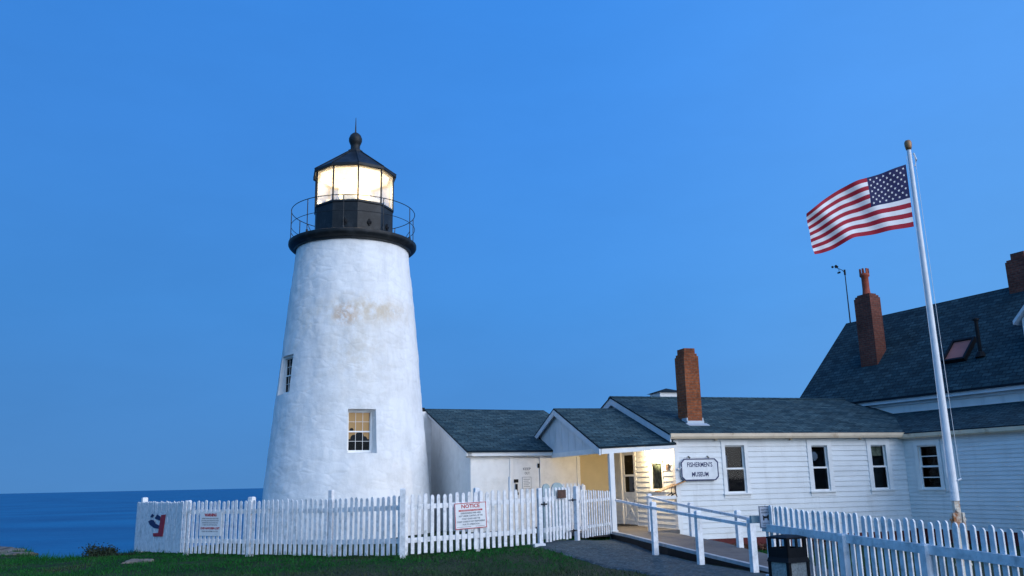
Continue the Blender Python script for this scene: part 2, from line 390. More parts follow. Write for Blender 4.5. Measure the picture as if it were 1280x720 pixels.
def tag(o, label=None, cat=None, group=None, kind=None):
    if label: o['label'] = label
    if cat: o['category'] = cat
    if group: o['group'] = group
    if kind: o['kind'] = kind
    return o

def empty(name, loc, rz, label, cat, group=None):
    o = bpy.data.objects.new(name, None); C.objects.link(o)
    o.location = loc; o.rotation_euler = (0, 0, rz); o.empty_display_size = .2
    return tag(o, label, cat, group)

def text_mesh(body, size, T, width=None, bold=0.0):
    """list of (verts, faces) for a line of lettering, centred; T maps (x right, y up) of the text to the place"""
    cu = bpy.data.curves.new('lettering', 'FONT'); cu.body = body; cu.size = size
    cu.align_x = 'CENTER'; cu.align_y = 'CENTER'; cu.resolution_u = 2; cu.offset = bold; cu.extrude = 0
    o = bpy.data.objects.new('lettering', cu); C.objects.link(o)
    bpy.context.view_layer.update()
    me = bpy.data.meshes.new_from_object(o.evaluated_get(bpy.context.evaluated_depsgraph_get()))
    vs = [v.co.copy() for v in me.vertices]; fs = [tuple(p.vertices) for p in me.polygons]
    bpy.data.objects.remove(o); bpy.data.curves.remove(cu); bpy.data.meshes.remove(me)
    if width and vs:
        w = max(v.x for v in vs) - min(v.x for v in vs)
        k = width / w
        for v in vs: v.x *= k
    return [T @ v for v in vs], fs

def add_text(mb, body, size, T, mi=0, width=None, bold=0.0):
    vs, fs = text_mesh(body, size, T, width, bold)
    for f in fs: mb.face([vs[i] for i in f], mi)

def plane_T(origin, right, up):
    r = Vector(right).normalized(); u = Vector(up).normalized(); n = r.cross(u)
    return Matrix(((r.x, u.x, n.x, origin[0]), (r.y, u.y, n.y, origin[1]), (r.z, u.z, n.z, origin[2]), (0, 0, 0, 1)))

# ------------------------------------------------------------------ terrain
CP = np.array([(-9.95, 23, .02), (-7.75, 20.4, .12), (-5.9, 19.4, .13), (-3.9, 18.4, .16), (-2.27, 17.5, .19), (-.8, 18.2, .23), (.5, 19, .27),
               (1.3, 20, .28), (2.4, 21.2, .20), (2.5, 20.3, .19), (2.7, 17.5, .14), (3.2, 15.8, .10), (3.8, 14.4, .08), (3.9, 19.6, .18), (4.3, 17.2, .12), (3.5, 12.5, .0),
               (4.85, 8.5, -.12), (5.75, 11.5, -.02), (0, 15.5, .05), (0, 12, .0), (0, 5, -.02), (0, 0, 0), (-5, 16.5, .05), (-10, 18, .0),
               (-12, 22.5, 0), (-14, 24.5, .03), (8, 20, -.16), (12, 20, -.15), (6, 23, -.2), (5.6, 21.5, -.2), (5.4, 19, -.12), (7, 22, -.2), (9.5, 22.5, -.2), (-1, 24, .3), (1.5, 25, .3), (-5, 26, .15), (9, 16, 0), (15, 10, -.1), (-15, 8, 0), (20, 30, .1)])
def zg_arr(x, y):
    x = np.asarray(x, float); y = np.asarray(y, float)
    num = 0; den = 0
    for cx, cy, cz in CP:
        w = 1 / (((x - cx) ** 2 + (y - cy) ** 2) + .25) ** 1.6
        num = num + w * cz; den = den + w
    return num / den
def zg(x, y): return float(zg_arr(x, y))
EX = [-200, -40, -16, -14.2, -13.2, -12.3, -11.4, -10.6, -10.0, -9.3, -8, -7, -5, 0, 10, 60, 200]
EY = [60, 32, 25.3, 24.6, 23.9, 22.6, 21.7, 21.9, 23.0, 24.3, 26, 28.5, 31, 36, 60, 90, 140]
def land_z(x, y):
    z = zg_arr(x, y)
    ye = np.interp(x, EX, EY)
    nz = np.array([noise.noise(Vector((a * .7, b * .7, 3.3))) for a, b in zip(np.ravel(x), np.ravel(y))]).reshape(np.shape(x))
    nz2 = np.array([noise.noise(Vector((a * 2.6, b * 2.6, 9.3))) for a, b in zip(np.ravel(x), np.ravel(y))]).reshape(np.shape(x))
    d = y - ye - .5 * nz - .15 * nz2
    z = z + .018 * nz2
    # low mound of bare earth and rock at the far left edge
    z = z + .04 * np.exp(-(((x + 14.6) / 1.6) ** 2 + ((y - 24.3) / 1.0) ** 2))
    drop = np.where(d > 0, -d * 1.1 - .25 * d ** 2, 0)
    return np.maximum(z + drop, -16.0)

xs = np.concatenate([np.arange(-220, -40, 15), np.arange(-40, -17, 1.5), np.arange(-17, 7, .12), np.arange(7, 30, .8), np.arange(30, 221, 12)])
ys = np.concatenate([np.arange(-40, 0, 5), np.arange(0, 13, .6), np.arange(13, 27, .12), np.arange(27, 60, 1.2), np.arange(60, 190, 12)])
X, Y = np.meshgrid(xs, ys)
Z = land_z(X, Y)
nx, ny = len(xs), len(ys)
idx = np.arange(nx * ny).reshape(ny, nx)
faces = np.stack([idx[:-1, :-1], idx[:-1, 1:], idx[1:, 1:], idx[1:, :-1]], -1).reshape(-1, 4)
me = bpy.data.meshes.new('ground')
me.from_pydata(np.stack([X.ravel(), Y.ravel(), Z.ravel()], -1).tolist(), [], faces.tolist())
me.materials.append(M['ground']); me.polygons.foreach_set('use_smooth', [True] * len(me.polygons))
g = bpy.data.objects.new('ground', me); C.objects.link(g); g['kind'] = 'structure'

# sea
b = MB()
rad = [0, 30, 80, 160, 320, 700, 1500, 4000, 10000, 40000]
n = 64
for i in range(len(rad) - 1):
    for k in range(n):
        a0, a1 = 2 * math.pi * k / n, 2 * math.pi * (k + 1) / n
        q = [(rad[i + 1] * math.cos(a0), rad[i + 1] * math.sin(a0), -14), (rad[i + 1] * math.cos(a1), rad[i + 1] * math.sin(a1), -14),
             (rad[i] * math.cos(a1), rad[i] * math.sin(a1), -14), (rad[i] * math.cos(a0), rad[i] * math.sin(a0), -14)]
        if i == 0: q = q[:3]
        b.face(q)
o = b.build('sea', M['sea']); o['kind'] = 'structure'

# path of dark gravel leading from the gate to the ramp
left = [(.35, 19.7), (.10, 19.45), (.18, 19.1), (.55, 18.35), (.85, 17.7), (1.15, 16.9), (1.45, 16.1), (1.75, 15.4), (2.05, 14.75), (2.5, 13.6), (3.0, 12.2), (3.4, 10.5), (3.6, 8.0)]
right = [(1.3, 20.3), (1.9, 20.8), (2.35, 21.3), (2.6, 19.5), (2.75, 18.3), (2.95, 17.2), (3.25, 16.2), (3.5, 15.4), (3.8, 14.6), (4.25, 13.6), (3.7, 12.2), (4.3, 10.4), (5.2, 8.0)]
right[8:] = [(3.85, 14.4), (4.3, 13.7), (5.2, 12.2), (5.6, 10.4), (6.2, 8.0)]
def resample(pl, k):
    pl = np.array(pl); t = np.linspace(0, len(pl) - 1, k)
    return np.stack([np.interp(t, np.arange(len(pl)), pl[:, i]) for i in (0, 1)], -1)
Lp, Rp = resample(left, 110), resample(right, 110)
b = MB(); K = 26
G = np.array([[Lp[i] + (Rp[i] - Lp[i]) * k / K for k in range(K + 1)] for i in range(110)])
for i in range(110):
    w = .06 * noise.noise(Vector((i * .35, 1.7, 0))) + .03 * noise.noise(Vector((i * 1.3, 5.7, 0)))
    G[i, 0] += np.array([w, w * .4])
GZ = land_z(G[..., 0], G[..., 1]) + .022
GZ[:, 0] -= .03
for i in range(109):
    for k in range(K):
        q = [(i, k), (i, k + 1), (i + 1, k + 1), (i + 1, k)]
        b.face([(G[a, c, 0], G[a, c, 1], GZ[a, c]) for a, c in reversed(q)], 0, None, True)
o = b.build('path', M['gravel'], weld=True); o['kind'] = 'structure'

# short grass
def in_poly(px, py, poly):
    inside = np.zeros(len(px), bool); j = len(poly) - 1
    for i in range(len(poly)):
        xi, yi = poly[i]; xj, yj = poly[j]
        c = ((yi > py) != (yj > py)) & (px < (xj - xi) * (py - yi) / (yj - yi + 1e-12) + xi)
        inside ^= c; j = i
    return inside
ramp_poly = [(2.3, 21.6), (2.6, 17.4), (3.8, 13.6), (5.2, 14.2), (3.9, 22.4)]
pth = [tuple(p) for p in Lp] + [tuple(p) for p in Rp[::-1]]
NB = 120000
gx = rng.uniform(-15, 6.5, NB); gy = rng.uniform(12.0, 25, NB)
ok = (gy < np.interp(gx, EX, EY) + .1) & ~in_poly(gx, gy, pth) & ~in_poly(gx, gy, ramp_poly)
ok &= (np.abs(gx) < gy * .62 + .5)
fx = np.array([-9.95, -7.75, -2.27, .5]); fy = np.array([23, 20.4, 17.5, 19])
fl = np.interp(gx, fx, fy, left=99, right=99)
ok &= (gy < fl + 1.2)
gx, gy, fl = gx[ok], gy[ok], fl[ok]; n = len(gx)
gz = land_z(gx, gy) - .01
dn = np.array([noise.noise(Vector((a * .9, b_ * .9, 1.1))) for a, b_ in zip(gx, gy)])
h = rng.uniform(.025, .065, n) * (1 + .9 * dn)
tuft = rng.random(n) < .02
h = np.where(tuft, h * rng.uniform(1.5, 2.6, n), h)
nearf = np.exp(-((gy - fl + .05) / .22) ** 2)
h += nearf * rng.uniform(0, .10, n)
edge = np.exp(-((gy - np.interp(gx, EX, EY)) / .5) ** 2)
h += edge * rng.uniform(0, .12, n)
an = rng.uniform(0, 2 * np.pi, n); wd = rng.uniform(.006, .014, n); ln = rng.uniform(.2, .9, n) * h
an2 = rng.uniform(0, 2 * np.pi, n)
v = np.empty((n, 3, 3))
v[:, 0] = np.stack([gx - np.cos(an) * wd, gy - np.sin(an) * wd, gz], -1)
v[:, 1] = np.stack([gx + np.cos(an) * wd, gy + np.sin(an) * wd, gz], -1)
v[:, 2] = np.stack([gx + np.cos(an2) * ln, gy + np.sin(an2) * ln, gz + h], -1)
me = bpy.data.meshes.new('grass'); me.from_pydata(v.reshape(-1, 3).tolist(), [], np.arange(3 * n).reshape(-1, 3).tolist())
me.materials.append(M['grass'])
o = bpy.data.objects.new('grass', me); C.objects.link(o)
tag(o, 'short dark green grass of the lawn in front of the picket fence', 'grass', kind='stuff')

# ------------------------------------------------------------------ lighthouse
TX, TY = -5.0, 25.9
lh = empty('lighthouse', (TX, TY, .1), 0, 'round white stone lighthouse tower with lit lantern and black gallery', 'lighthouse')
Z0 = .1
def tower_r(z):     # z above local base
    return float(np.interp(z + Z0, [-.6, 1.43, 3.18, 5.11, 7.11, 8.95], [2.62, 2.425, 2.262, 2.08, 1.905, 1.72]))
openings = []   # (azimuth from -Y towards +X, half width, z0, z1, inner half, inner shift)
openings.append((R(20), .40, 2.47 - Z0, 3.69 - Z0))
openings.append((R(-52), .40, 4.22 - Z0, 5.36 - Z0))
DEPTH = (.27, .13)
th = set(np.round(np.linspace(-math.pi, math.pi, 225)[:-1], 5)); zz = set(np.round(np.arange(-.6, 8.86, .06), 4))
for az, hw, z0, z1 in openings:
    r = tower_r((z0 + z1) / 2); da = math.asin(hw / r)
    th = {t for t in th if abs(t - (az - da)) > .012 and abs(t - (az + da)) > .012} | {az - da, az + da}
    zz = {z for z in zz if abs(z - z0) > .025 and abs(z - z1) > .025} | {z0, z1}
th = sorted(th); zz = sorted(zz); nth = len(th)
def tp(t, z):
    r = tower_r(z)
    p = Vector((math.sin(t) * 2.2, -math.cos(t) * 2.2, z))
    d = .022 * noise.noise(p * 1.1) + .014 * noise.noise(p * 2.6 + Vector((5, 1, 2))) + .007 * noise.noise(p * 6.0 + Vector((1, 9, 4)))
    # courses of rubble under the render
    d += .006 * math.sin(z * 14 + 2.5 * noise.noise(p * .8)) * noise.noise(p * 1.7 + Vector((3, 3, 8)))
    r += d
    return Vector((r * math.sin(t), -r * math.cos(t), z))
grid = [[tp(t, z) for t in th] for z in zz]
vv = [p for row in grid for p in row]; ff = []
def hole(k, j):
    t = th[k]; t2 = th[(k + 1) % nth]; zc = (zz[j] + zz[j + 1]) / 2
    tm = (t + t2) / 2 if t2 > t else t
    for az, hw, z0, z1 in openings:
        da = math.asin(hw / tower_r((z0 + z1) / 2))
        if abs(tm - az) < da and z0 < zc < z1: return True
    return False
for j in range(len(zz) - 1):
    for k in range(nth):
        if not hole(k, j):
            k2 = (k + 1) % nth
            ff.append((j * nth + k, j * nth + k2, (j + 1) * nth + k2, (j + 1) * nth + k))
inner = {}
nv = len(vv)
for wi, (az, hw, z0, z1) in enumerate(openings):    # splayed reveals
    da = math.asin(hw / tower_r((z0 + z1) / 2))
    nrm = Vector((math.sin(az), -math.cos(az), 0)); rt = Vector((math.cos(az), math.sin(az), 0))
    plane = tower_r((z0 + z1) / 2) * math.cos(da) - DEPTH[wi]
    ks = [k for k in range(nth) if az - da - 1e-4 <= th[k] <= az + da + 1e-4]; js = [j for j in range(len(zz)) if z0 - 1e-4 <= zz[j] <= z1 + 1e-4]
    loop = [(js[0], k) for k in ks] + [(j, ks[-1]) for j in js[1:]] + [(js[-1], k) for k in ks[-2::-1]] + [(j, ks[0]) for j in js[-2:0:-1]]
    ids = []
    for j, k in loop:
        p = grid[j][k]
        u = p.dot(rt); w = p.z
        u = u * .84 - .03; zm = (z0 + z1) / 2
        w = zm + (w - zm) * .94
        q = nrm * plane + rt * u + Vector((0, 0, w))
        vv.append(q); ids.append(len(vv) - 1)
    for i in range(len(loop)):
        i2 = (i + 1) % len(loop)
        a = loop[i][0] * nth + loop[i][1]; c = loop[i2][0] * nth + loop[i2][1]
        ff.append((a, ids[i], ids[i2], c))
me = bpy.data.meshes.new('shaft'); me.from_pydata([tuple(p) for p in vv], [], ff); me.materials.append(M['plaster'])
me.polygons.foreach_set('use_smooth', [True] * len(me.polygons))
me.set_sharp_from_angle(angle=R(40))
o = bpy.data.objects.new('shaft', me); C.objects.link(o); o.parent = lh

for wi, (az, hw, z0, z1) in enumerate(openings):
    da = math.asin(hw / tower_r((z0 + z1) / 2))
    plane = tower_r((z0 + z1) / 2) * math.cos(da) - DEPTH[wi]
    nrm = Vector((math.sin(az), -math.cos(az), 0)); rt = Vector((math.cos(az), math.sin(az), 0))
    zm = (z0 + z1) / 2; hh = (z1 - z0) / 2 * .94
    T = plane_T(nrm * plane + rt * (-.03) + Vector((0, 0, zm)), rt, (0, 0, 1))   # x right, y up, z out
    hw2 = hw * .84
    b = MB()
    def fr(x0, y0, x1, y1, d0, d1, bb): bb.box((x0, y0, d0), (x1, y1, d1), 0, T)
    fr(-hw2 - .01, -hh - .01, -hw2 + .022, hh + .01, -.05, .02, b); fr(hw2 - .022, -hh - .01, hw2 + .01, hh + .01, -.05, .02, b)
    fr(-hw2 + .022, hh - .03, hw2 - .022, hh + .01, -.05, .02, b); fr(-hw2 + .022, -hh - .01, hw2 - .022, -hh + .04, -.05, .05, b)
    fo = b.build('window', M['white'], lh)
    fo['label'] = 'small paned window in the tower showing a tan shade' if wi == 0 else 'narrow recessed window on the seaward side of the tower'
    x0, x1 = -hw2 + .022, hw2 - .022; y0, y1 = -hh + .04, hh - .03
    b = MB()
    for (a, c, off) in ((y0, 0.0, -.012), (0.0, y1, -.034)):
        fr(x0, a, x0 + .02, c, off - .02, off, b); fr(x1 - .02, a, x1, c, off - .02, off, b)
        fr(x0 + .02, a, x1 - .02, a + .02, off - .02, off, b); fr(x0 + .02, c - .02, x1 - .02, c, off - .02, off, b)
        for k in (1, 2):
            xm = x0 + .015 + (x1 - x0 - .03) * k / 3
            fr(xm - .005, a + .02, xm + .005, c - .02, off - .02, off - .002, b)
        ym = (a + c) / 2
        fr(x0 + .02, ym - .005, x1 - .02, ym + .005, off - .018, off - .004, b)
    b.build('sash', M['white'], fo)
    b = MB(); b.face([T @ Vector(p) for p in ((x0, y0, -.03), (x1, y0, -.03), (x1, 0, -.03), (x0, 0, -.03))])
    b.face([T @ Vector(p) for p in ((x0, 0, -.046), (x1, 0, -.046), (x1, y1, -.046), (x0, y1, -.046))])
    b.build('pane', M['glass'], fo)
    # dark stairwell behind, lit tan shade in the upper sash
    b = MB(); b.box((-.7, -.8, -1.2), (.7, .9, -1.15), 0, T)
    for s in (-1, 1): b.box((s * .7 - .02, -.8, -1.15), (s * .7 + .02, .9, -.08), 0, T)
    b.box((-.68, .86, -1.15), (.68, .9, -.08), 0, T); b.box((-.68, -.8, -1.15), (.68, -.76, -.08), 0, T)
    b.build('stairwell', M['dark'], fo)
    if wi == 0:
        b = MB(); b.box((x0 + .02, y0 + .33, -.13), (x1 - .02, y1 + .03, -.12), 0, T)
        b.build('roller_shade', M['shade'], fo)
        b = MB()
        for (x, y, r) in ((-.13, -.18, .10), (0.02, -.14, .13), (.15, -.22, .10), (-.2, .05, .055)):
            b.prism([(x + r * math.cos(t * math.pi / 6), y + r * math.sin(t * math.pi / 6)) for t in range(12)], -.105, -.085, 0, T @ Matrix(((1, 0, 0, 0), (0, 0, 1, 0), (0, 1, 0, 0), (0, 0, 0, 1))))
        b.build('window_ornament', M['dark'], fo)

# gallery
b = MB()
b.lathe([(1.66, 8.64), (1.81, 8.65), (1.82, 8.70), (1.91, 8.73), (1.97, 8.79), (1.99, 8.83), (1.99, 8.905), (1.97, 8.92), (1.2, 8.94)], 72)
b.build('gallery_deck', M['ironblack'], lh, weld=True, sharp=28)
b = MB()
for k in range(10):
    a = 2 * math.pi * (k + .05) / 10
    p = (1.93 * math.sin(a), -1.93 * math.cos(a))
    b.tube([(p[0], p[1], 8.93), (p[0], p[1], 9.95)], .014, 6)
    b.tube([(p[0], p[1], 8.93), (p[0], p[1], 8.99)], .035, 8)
    b.tube([(p[0], p[1], 9.18), (p[0] * .91, p[1] * .91, 8.95)], .010, 5)
for z, r in ((9.95, .012), (9.46, .009)):
    b.tube([(1.93 * math.sin(2 * math.pi * k / 72), -1.93 * math.cos(2 * math.pi * k / 72), z) for k in range(73)], r, 6, cap=False)
b.build('gallery_railing', M['ironblack'], lh)
# lantern room, ten sided
LR = 1.25; ROT = R(5 + 11)
def lv(k, r=LR): a = 2 * math.pi * k / 10 + ROT; return Vector((r * math.sin(a), -r * math.cos(a), 0))
b = MB(); b.lathe([(LR + .02, 8.94), (LR + .02, 9.08), (LR, 9.10), (LR, 9.97), (LR + .03, 9.99), (LR + .03, 10.05), (LR - .08, 10.07)], 10, smooth=False, rot=ROT)
lw = b.build('lantern_wall', M['ironblack'], lh)
for k in (9, 0, 1):
    p = (lv(k) + lv(k + 1)) / 2; n_ = Vector((p.x, p.y, 0)).normalized(); t_ = Vector((-n_.y, n_.x, 0))
    b = MB(); T = plane_T(p + Vector((0, 0, 9.36)) + n_ * .002, t_, (0, 0, 1))
    b.lathe([(.075, 0), (.075, .03), (.03, .05)], 12); 
    for i in range(len(b.v)):
        q = b.v[i]; b.v[i] = tuple(T @ Vector((q[0], q[1], q[2])))
    b.box((-.02, -.11, 0), (.02, .11, .035), 0, T)
    b.build('vent', M['black'], lw)
for k in range(10):
    a, c = lv(k), lv(k + 1)
    b = MB()
    b.tube([a + Vector((0, 0, 10.05)), a + Vector((0, 0, 11.16))], .028, 6)
    b.build('mullion', M['ironblack'], lh)
    b = MB(); n_ = ((a + c) / 2).normalized() * .012
    q = [a * .995 + Vector((0, 0, 10.06)), c * .995 + Vector((0, 0, 10.06)), c * .995 + Vector((0, 0, 11.16)), a * .995 + Vector((0, 0, 11.16))]
    b.face(q); b.build('lantern_pane', M['lit_pane'], lh)
b = MB()
b.lathe([(LR - .1, 11.15), (LR + .07, 11.13), (LR + .10, 11.15), (LR + .10, 11.23), (.26, 12.03), (.24, 12.10)], 10, smooth=False, rot=ROT)
for k in range(10):
    a = lv(k, LR + .10); b.tube([a + Vector((0, 0, 11.24)), lv(k, .26) + Vector((0, 0, 12.04))], .018, 5)
rf = b.build('lantern_roof', M['ironblack'], lh)
b = MB(); b.lathe([(.24, 12.04), (.20, 12.09), (.15, 12.15), (.15, 12.29), (.17, 12.33), (.212, 12.44), (.212, 12.53), (.17, 12.64), (.10, 12.71), (.03, 12.75), (.0, 12.76)], 28)
b.build('ventilator_ball', M['ironblack'], rf, weld=True)
b = MB(); b.tube([(0, 0, 12.74), (0, 0, 13.27)], [.028, .008], 6); b.build('lightning_rod', M['ironblack'], rf)
b = MB(); b.lathe([(.0, 10.03), (LR - .06, 10.03), (LR - .06, 10.08)], 10, rot=ROT, smooth=False)
b.build('lantern_floor', M['lantern_inside'], lh); b = MB(); b.lathe([(LR - .12, 11.14), (0, 11.15)], 10, rot=ROT, smooth=False)
b.build('lantern_ceiling', M['lantern_inside'], lh)
b = MB()
b.lathe([(.20, 10.04), (.24, 10.22), (.34, 10.28), (.42, 10.42)] + [(.42 + (.03 if i % 2 else 0) + .05 * math.sin(math.pi * i / 12), 10.42 + .045 * i) for i in range(13)] + [(.34, 11.02), (.1, 11.08), (0, 11.08)], 32)
b.build('fresnel_lens', M['lens'], lh, weld=True)
for az in (R(-70), R(0), R(60), R(140), R(215)):
    b = MB(); p = Vector((.85 * math.sin(az), -.85 * math.cos(az), 0))
    b.box((-.2, -.05, 10.08), (.2, .05, 10.32), 0, Matrix.Translation(p) @ Matrix.Rotation(az, 4, 'Z'))
    b.build('lamp_housing', M['trim_grey'], lh)
def point(name, loc, col, e, r, parent=None):
    l = bpy.data.lights.new(name, 'POINT'); l.energy = e; l.color = col; l.shadow_soft_size = r
    o = bpy.data.objects.new(name, l); C.objects.link(o); o.location = loc
    if parent: o.parent = parent
    return o
for k in range(5):
    a = 2 * math.pi * (k + .3) / 5
    point('lantern_light', (.95 * math.sin(a), -.95 * math.cos(a), 10.62), (1, .80, .50), 21, .08, lh)

# ------------------------------------------------------------------ wall helpers (local frame: x along front, y back, z up)
def clap(mb, O, U, Nn, u0, u1, z0, z1, holes=(), ex=.135, lim=None, mi=0, dep=.018):
    """clapboards on a wall plane: O origin, U along, Nn outward; holes = (u0,u1,z0,z1); lim(z)->(u0,u1)"""
    O = Vector(O); U = Vector(U).normalized(); Nn = Vector(Nn).normalized()
    nr = max(1, int(math.ceil((z1 - z0) / ex - 1e-6))); jr = random.Random(len(mb.v) + int(z1 * 100))
    for i in range(nr):
        a = z0 + i * ex; c = min(z1, a + ex)
        cuts = sorted({a, c} | {z for h in holes for z in (h[2], h[3]) if a < z < c})
        for za, zb in zip(cuts[:-1], cuts[1:]):
            zm = (za + zb) / 2
            segs = [(u0, u1)]
            for h in holes:
                if h[2] < zm < h[3]:
                    ns = []
                    for s in segs:
                        if h[1] <= s[0] or h[0] >= s[1]: ns.append(s); continue
                        if s[0] < h[0]: ns.append((s[0], h[0]))
                        if s[1] > h[1]: ns.append((h[1], s[1]))
                    segs = ns
            if not lim:
                ns = []
                for s in segs:
                    x = s[0] + jr.uniform(.6, 3.6)
                    st = s[0]
                    while x < s[1] - .4:
                        ns.append((st, x - .002)); st = x + .002; x += jr.uniform(2.2, 3.8)
                    ns.append((st, s[1]))
                segs = ns
            def off(z): return dep * (1 - (z - a) / ex) + .004
            for s in segs:
                sa = sb = s
                if lim:
                    la, lb = lim(za), lim(zb)
                    sa = (max(s[0], la[0]), min(s[1], la[1])); sb = (max(s[0], lb[0]), min(s[1], lb[1]))
                    if sa[1] <= sa[0]: continue
                    if sb[1] < sb[0]: m_ = (sb[0] + sb[1]) / 2; sb = (m_, m_)
                P = lambda u, z, o_: O + U * u + Vector((0, 0, z)) + Nn * o_
                q = [P(sa[0], za, off(za)), P(sa[1], za, off(za)), P(sb[1], zb, off(zb)), P(sb[0], zb, off(zb))]
                b_ = [P(sa[0], za, 0), P(sa[1], za, 0), P(sa[1], za, off(za)), P(sa[0], za, off(za))]
                if (q[1] - q[0]).cross(q[3] - q[0]).dot(Nn) < 0: q.reverse()
                if (b_[1] - b_[0]).cross(b_[3] - b_[0]).z > 0: b_.reverse()
                mb.face(q, mi)
                if abs(za - a) < 1e-6: mb.face(b_, mi)

def core(mb, O, U, Nn, u0, u1, z0, z1, holes=(), th=.12, mi=0):
    """solid wall behind the boards, cut by the openings"""
    O = Vector(O); U = Vector(U).normalized(); Nn = Vector(Nn).normalized()
    T = Matrix(((U.x, -Nn.x, 0, O.x), (U.y, -Nn.y, 0, O.y), (0, 0, 1, O.z), (0, 0, 0, 1)))
    us = sorted({u0, u1} | {v for h in holes for v in h[:2] if u0 < v < u1})
    for a, c in zip(us[:-1], us[1:]):
        segs = [(z0, z1)]
        for h in holes:
            if h[0] < (a + c) / 2 < h[1]:
                ns = []
                for s in segs:
                    if h[3] <= s[0] or h[2] >= s[1]: ns.append(s); continue
                    if s[0] < h[2]: ns.append((s[0], h[2]))
                    if s[1] > h[3]: ns.append((h[3], s[1]))
                segs = ns
        for s in segs: mb.box((a, .002, s[0]), (c, th, s[1]), mi, T)

def wall_T(O, U, Nn):
    U = Vector(U).normalized(); Nn = Vector(Nn).normalized()
    return Matrix(((U.x, 0, Nn.x, O[0]), (U.y, 0, Nn.y, O[1]), (0, 1, 0, O[2]), (0, 0, 0, 1)))   # x along, y up, z out

def pane_face(mb, T, pts):
    P = [T @ Vector(p) for p in pts]
    if (P[1] - P[0]).cross(P[3] - P[0]).dot(T.to_3x3() @ Vector((0, 0, 1))) < 0: P.reverse()
    mb.face(P)
def window(parent, T, u0, u1, z0, z1, rows=1, cols=1, cas=.11, sill=.04, label=None, curtain=None, mat_=None, cmat=None, fixed=False):
    """double-hung window; T: x along, y up, z out"""
    mw = mat_ or M['white']
    b = MB()
    cw = cas
    b.box((u0 - cw, z0 - .02, -.08), (u0, z1, .035), 0, T); b.box((u1, z0 - .02, -.08), (u1 + cw, z1, .035), 0, T)
    b.box((u0 - cw, z1, -.08), (u1 + cw, z1 + cw, .035), 0, T)
    b.box((u0 - cw - .02, z0 - .06, -.08), (u1 + cw + .02, z0 - .02, .07), 0, T)
    b.box((u0 - cw, z0 - .15, 0), (u1 + cw, z0 - .06, .03), 0, T)
    b.box((u0 - cw - .015, z1 + cw, 0), (u1 + cw + .015, z1 + cw + .025, .05), 0, T)
    w = b.build('window', mw, parent)
    if label: w['label'] = label
    zm = (z0 + z1) / 2
    b = MB()
    for a, c, off in (((z0 - .02, z1, -.01),) if fixed else ((z0 - .02, zm + .015, -.01), (zm - .015, z1, -.045))):
        s = .035
        b.box((u0, a, off - .03), (u0 + s, c, off), 0, T); b.box((u1 - s, a, off - .03), (u1, c, off), 0, T)
        b.box((u0 + s, a, off - .03), (u1 - s, a + s * 1.2, off), 0, T); b.box((u0 + s, c - s, off - .03), (u1 - s, c, off), 0, T)
        for k in range(1, rows):
            y = a + (c - a) * k / rows; b.box((u0 + s, y - .012, off - .028), (u1 - s, y + .012, off - .003), 0, T)
        for k in range(1, cols):
            x = u0 + (u1 - u0) * k / cols; b.box((x - .011, a + s, off - .027), (x + .011, c - s, off - .004), 0, T)
    b.build('sash', mw, w)
    b = MB()
    pane_face(b, T, ((u0 + .02, z0, -.028), (u1 - .02, z0, -.028), (u1 - .02, zm, -.028), (u0 + .02, zm, -.028)))
    if fixed: zm = z1 - .01; b = MB(); pane_face(b, T, ((u0 + .02, z0, -.028), (u1 - .02, z0, -.028), (u1 - .02, zm, -.028), (u0 + .02, zm, -.028)))
    else: pane_face(b, T, ((u0 + .02, zm, -.062), (u1 - .02, zm, -.062), (u1 - .02, z1 - .01, -.062), (u0 + .02, z1 - .01, -.062)))
    b.build('pane', M['glass'], w)
    if curtain:
        b = MB(); c0, c1 = curtain
        n_ = 14; xs_ = [u0 + (u1 - u0) * (c0 + (c1 - c0) * i / n_) for i in range(n_ + 1)]
        for i in range(n_):
            dd = -.05 if fixed else -.16; d0, d1 = dd + .015 * math.sin(i * 1.9), dd + .015 * math.sin((i + 1) * 1.9)
            b.face([T @ Vector(p) for p in ((xs_[i], z0, d0), (xs_[i + 1], z0, d1), (xs_[i + 1], z1 - (.03 if fixed else .25), d1), (xs_[i], z1 - (.03 if fixed else .25), d0))], 0, None, True)
        b.build('curtain', M[cmat or 'curtain'], w)
    return w

def roof_slab(mb, x0, x1, y0, zz0, y1, zz1, th=.05, mi=0, mi_edge=1):
    """one roof slope: eave line (y0,zz0) up to ridge line (y1,zz1), x0..x1; shingles on top with UV in metres"""
    sl = math.hypot(y1 - y0, zz1 - zz0)
    top = [(x0, y0, zz0), (x1, y0, zz0), (x1, y1, zz1), (x0, y1, zz1)]
    uv = [(x0, 0), (x1, 0), (x1, sl), (x0, sl)]
    if (Vector(top[1]) - Vector(top[0])).cross(Vector(top[3]) - Vector(top[0])).z < 0: top.reverse(); uv.reverse()
    mb.face(top, mi, uv)
    bot = [(x, y, z - th) for x, y, z in top]
    mb.face(list(reversed(bot)), mi_edge)
    for i in range(4):
        j = (i + 1) % 4
        mb.face([top[j], top[i], bot[i], bot[j]], mi)

def brickbox(mb, a, b_, mi=0): mb.box(a, b_, mi)

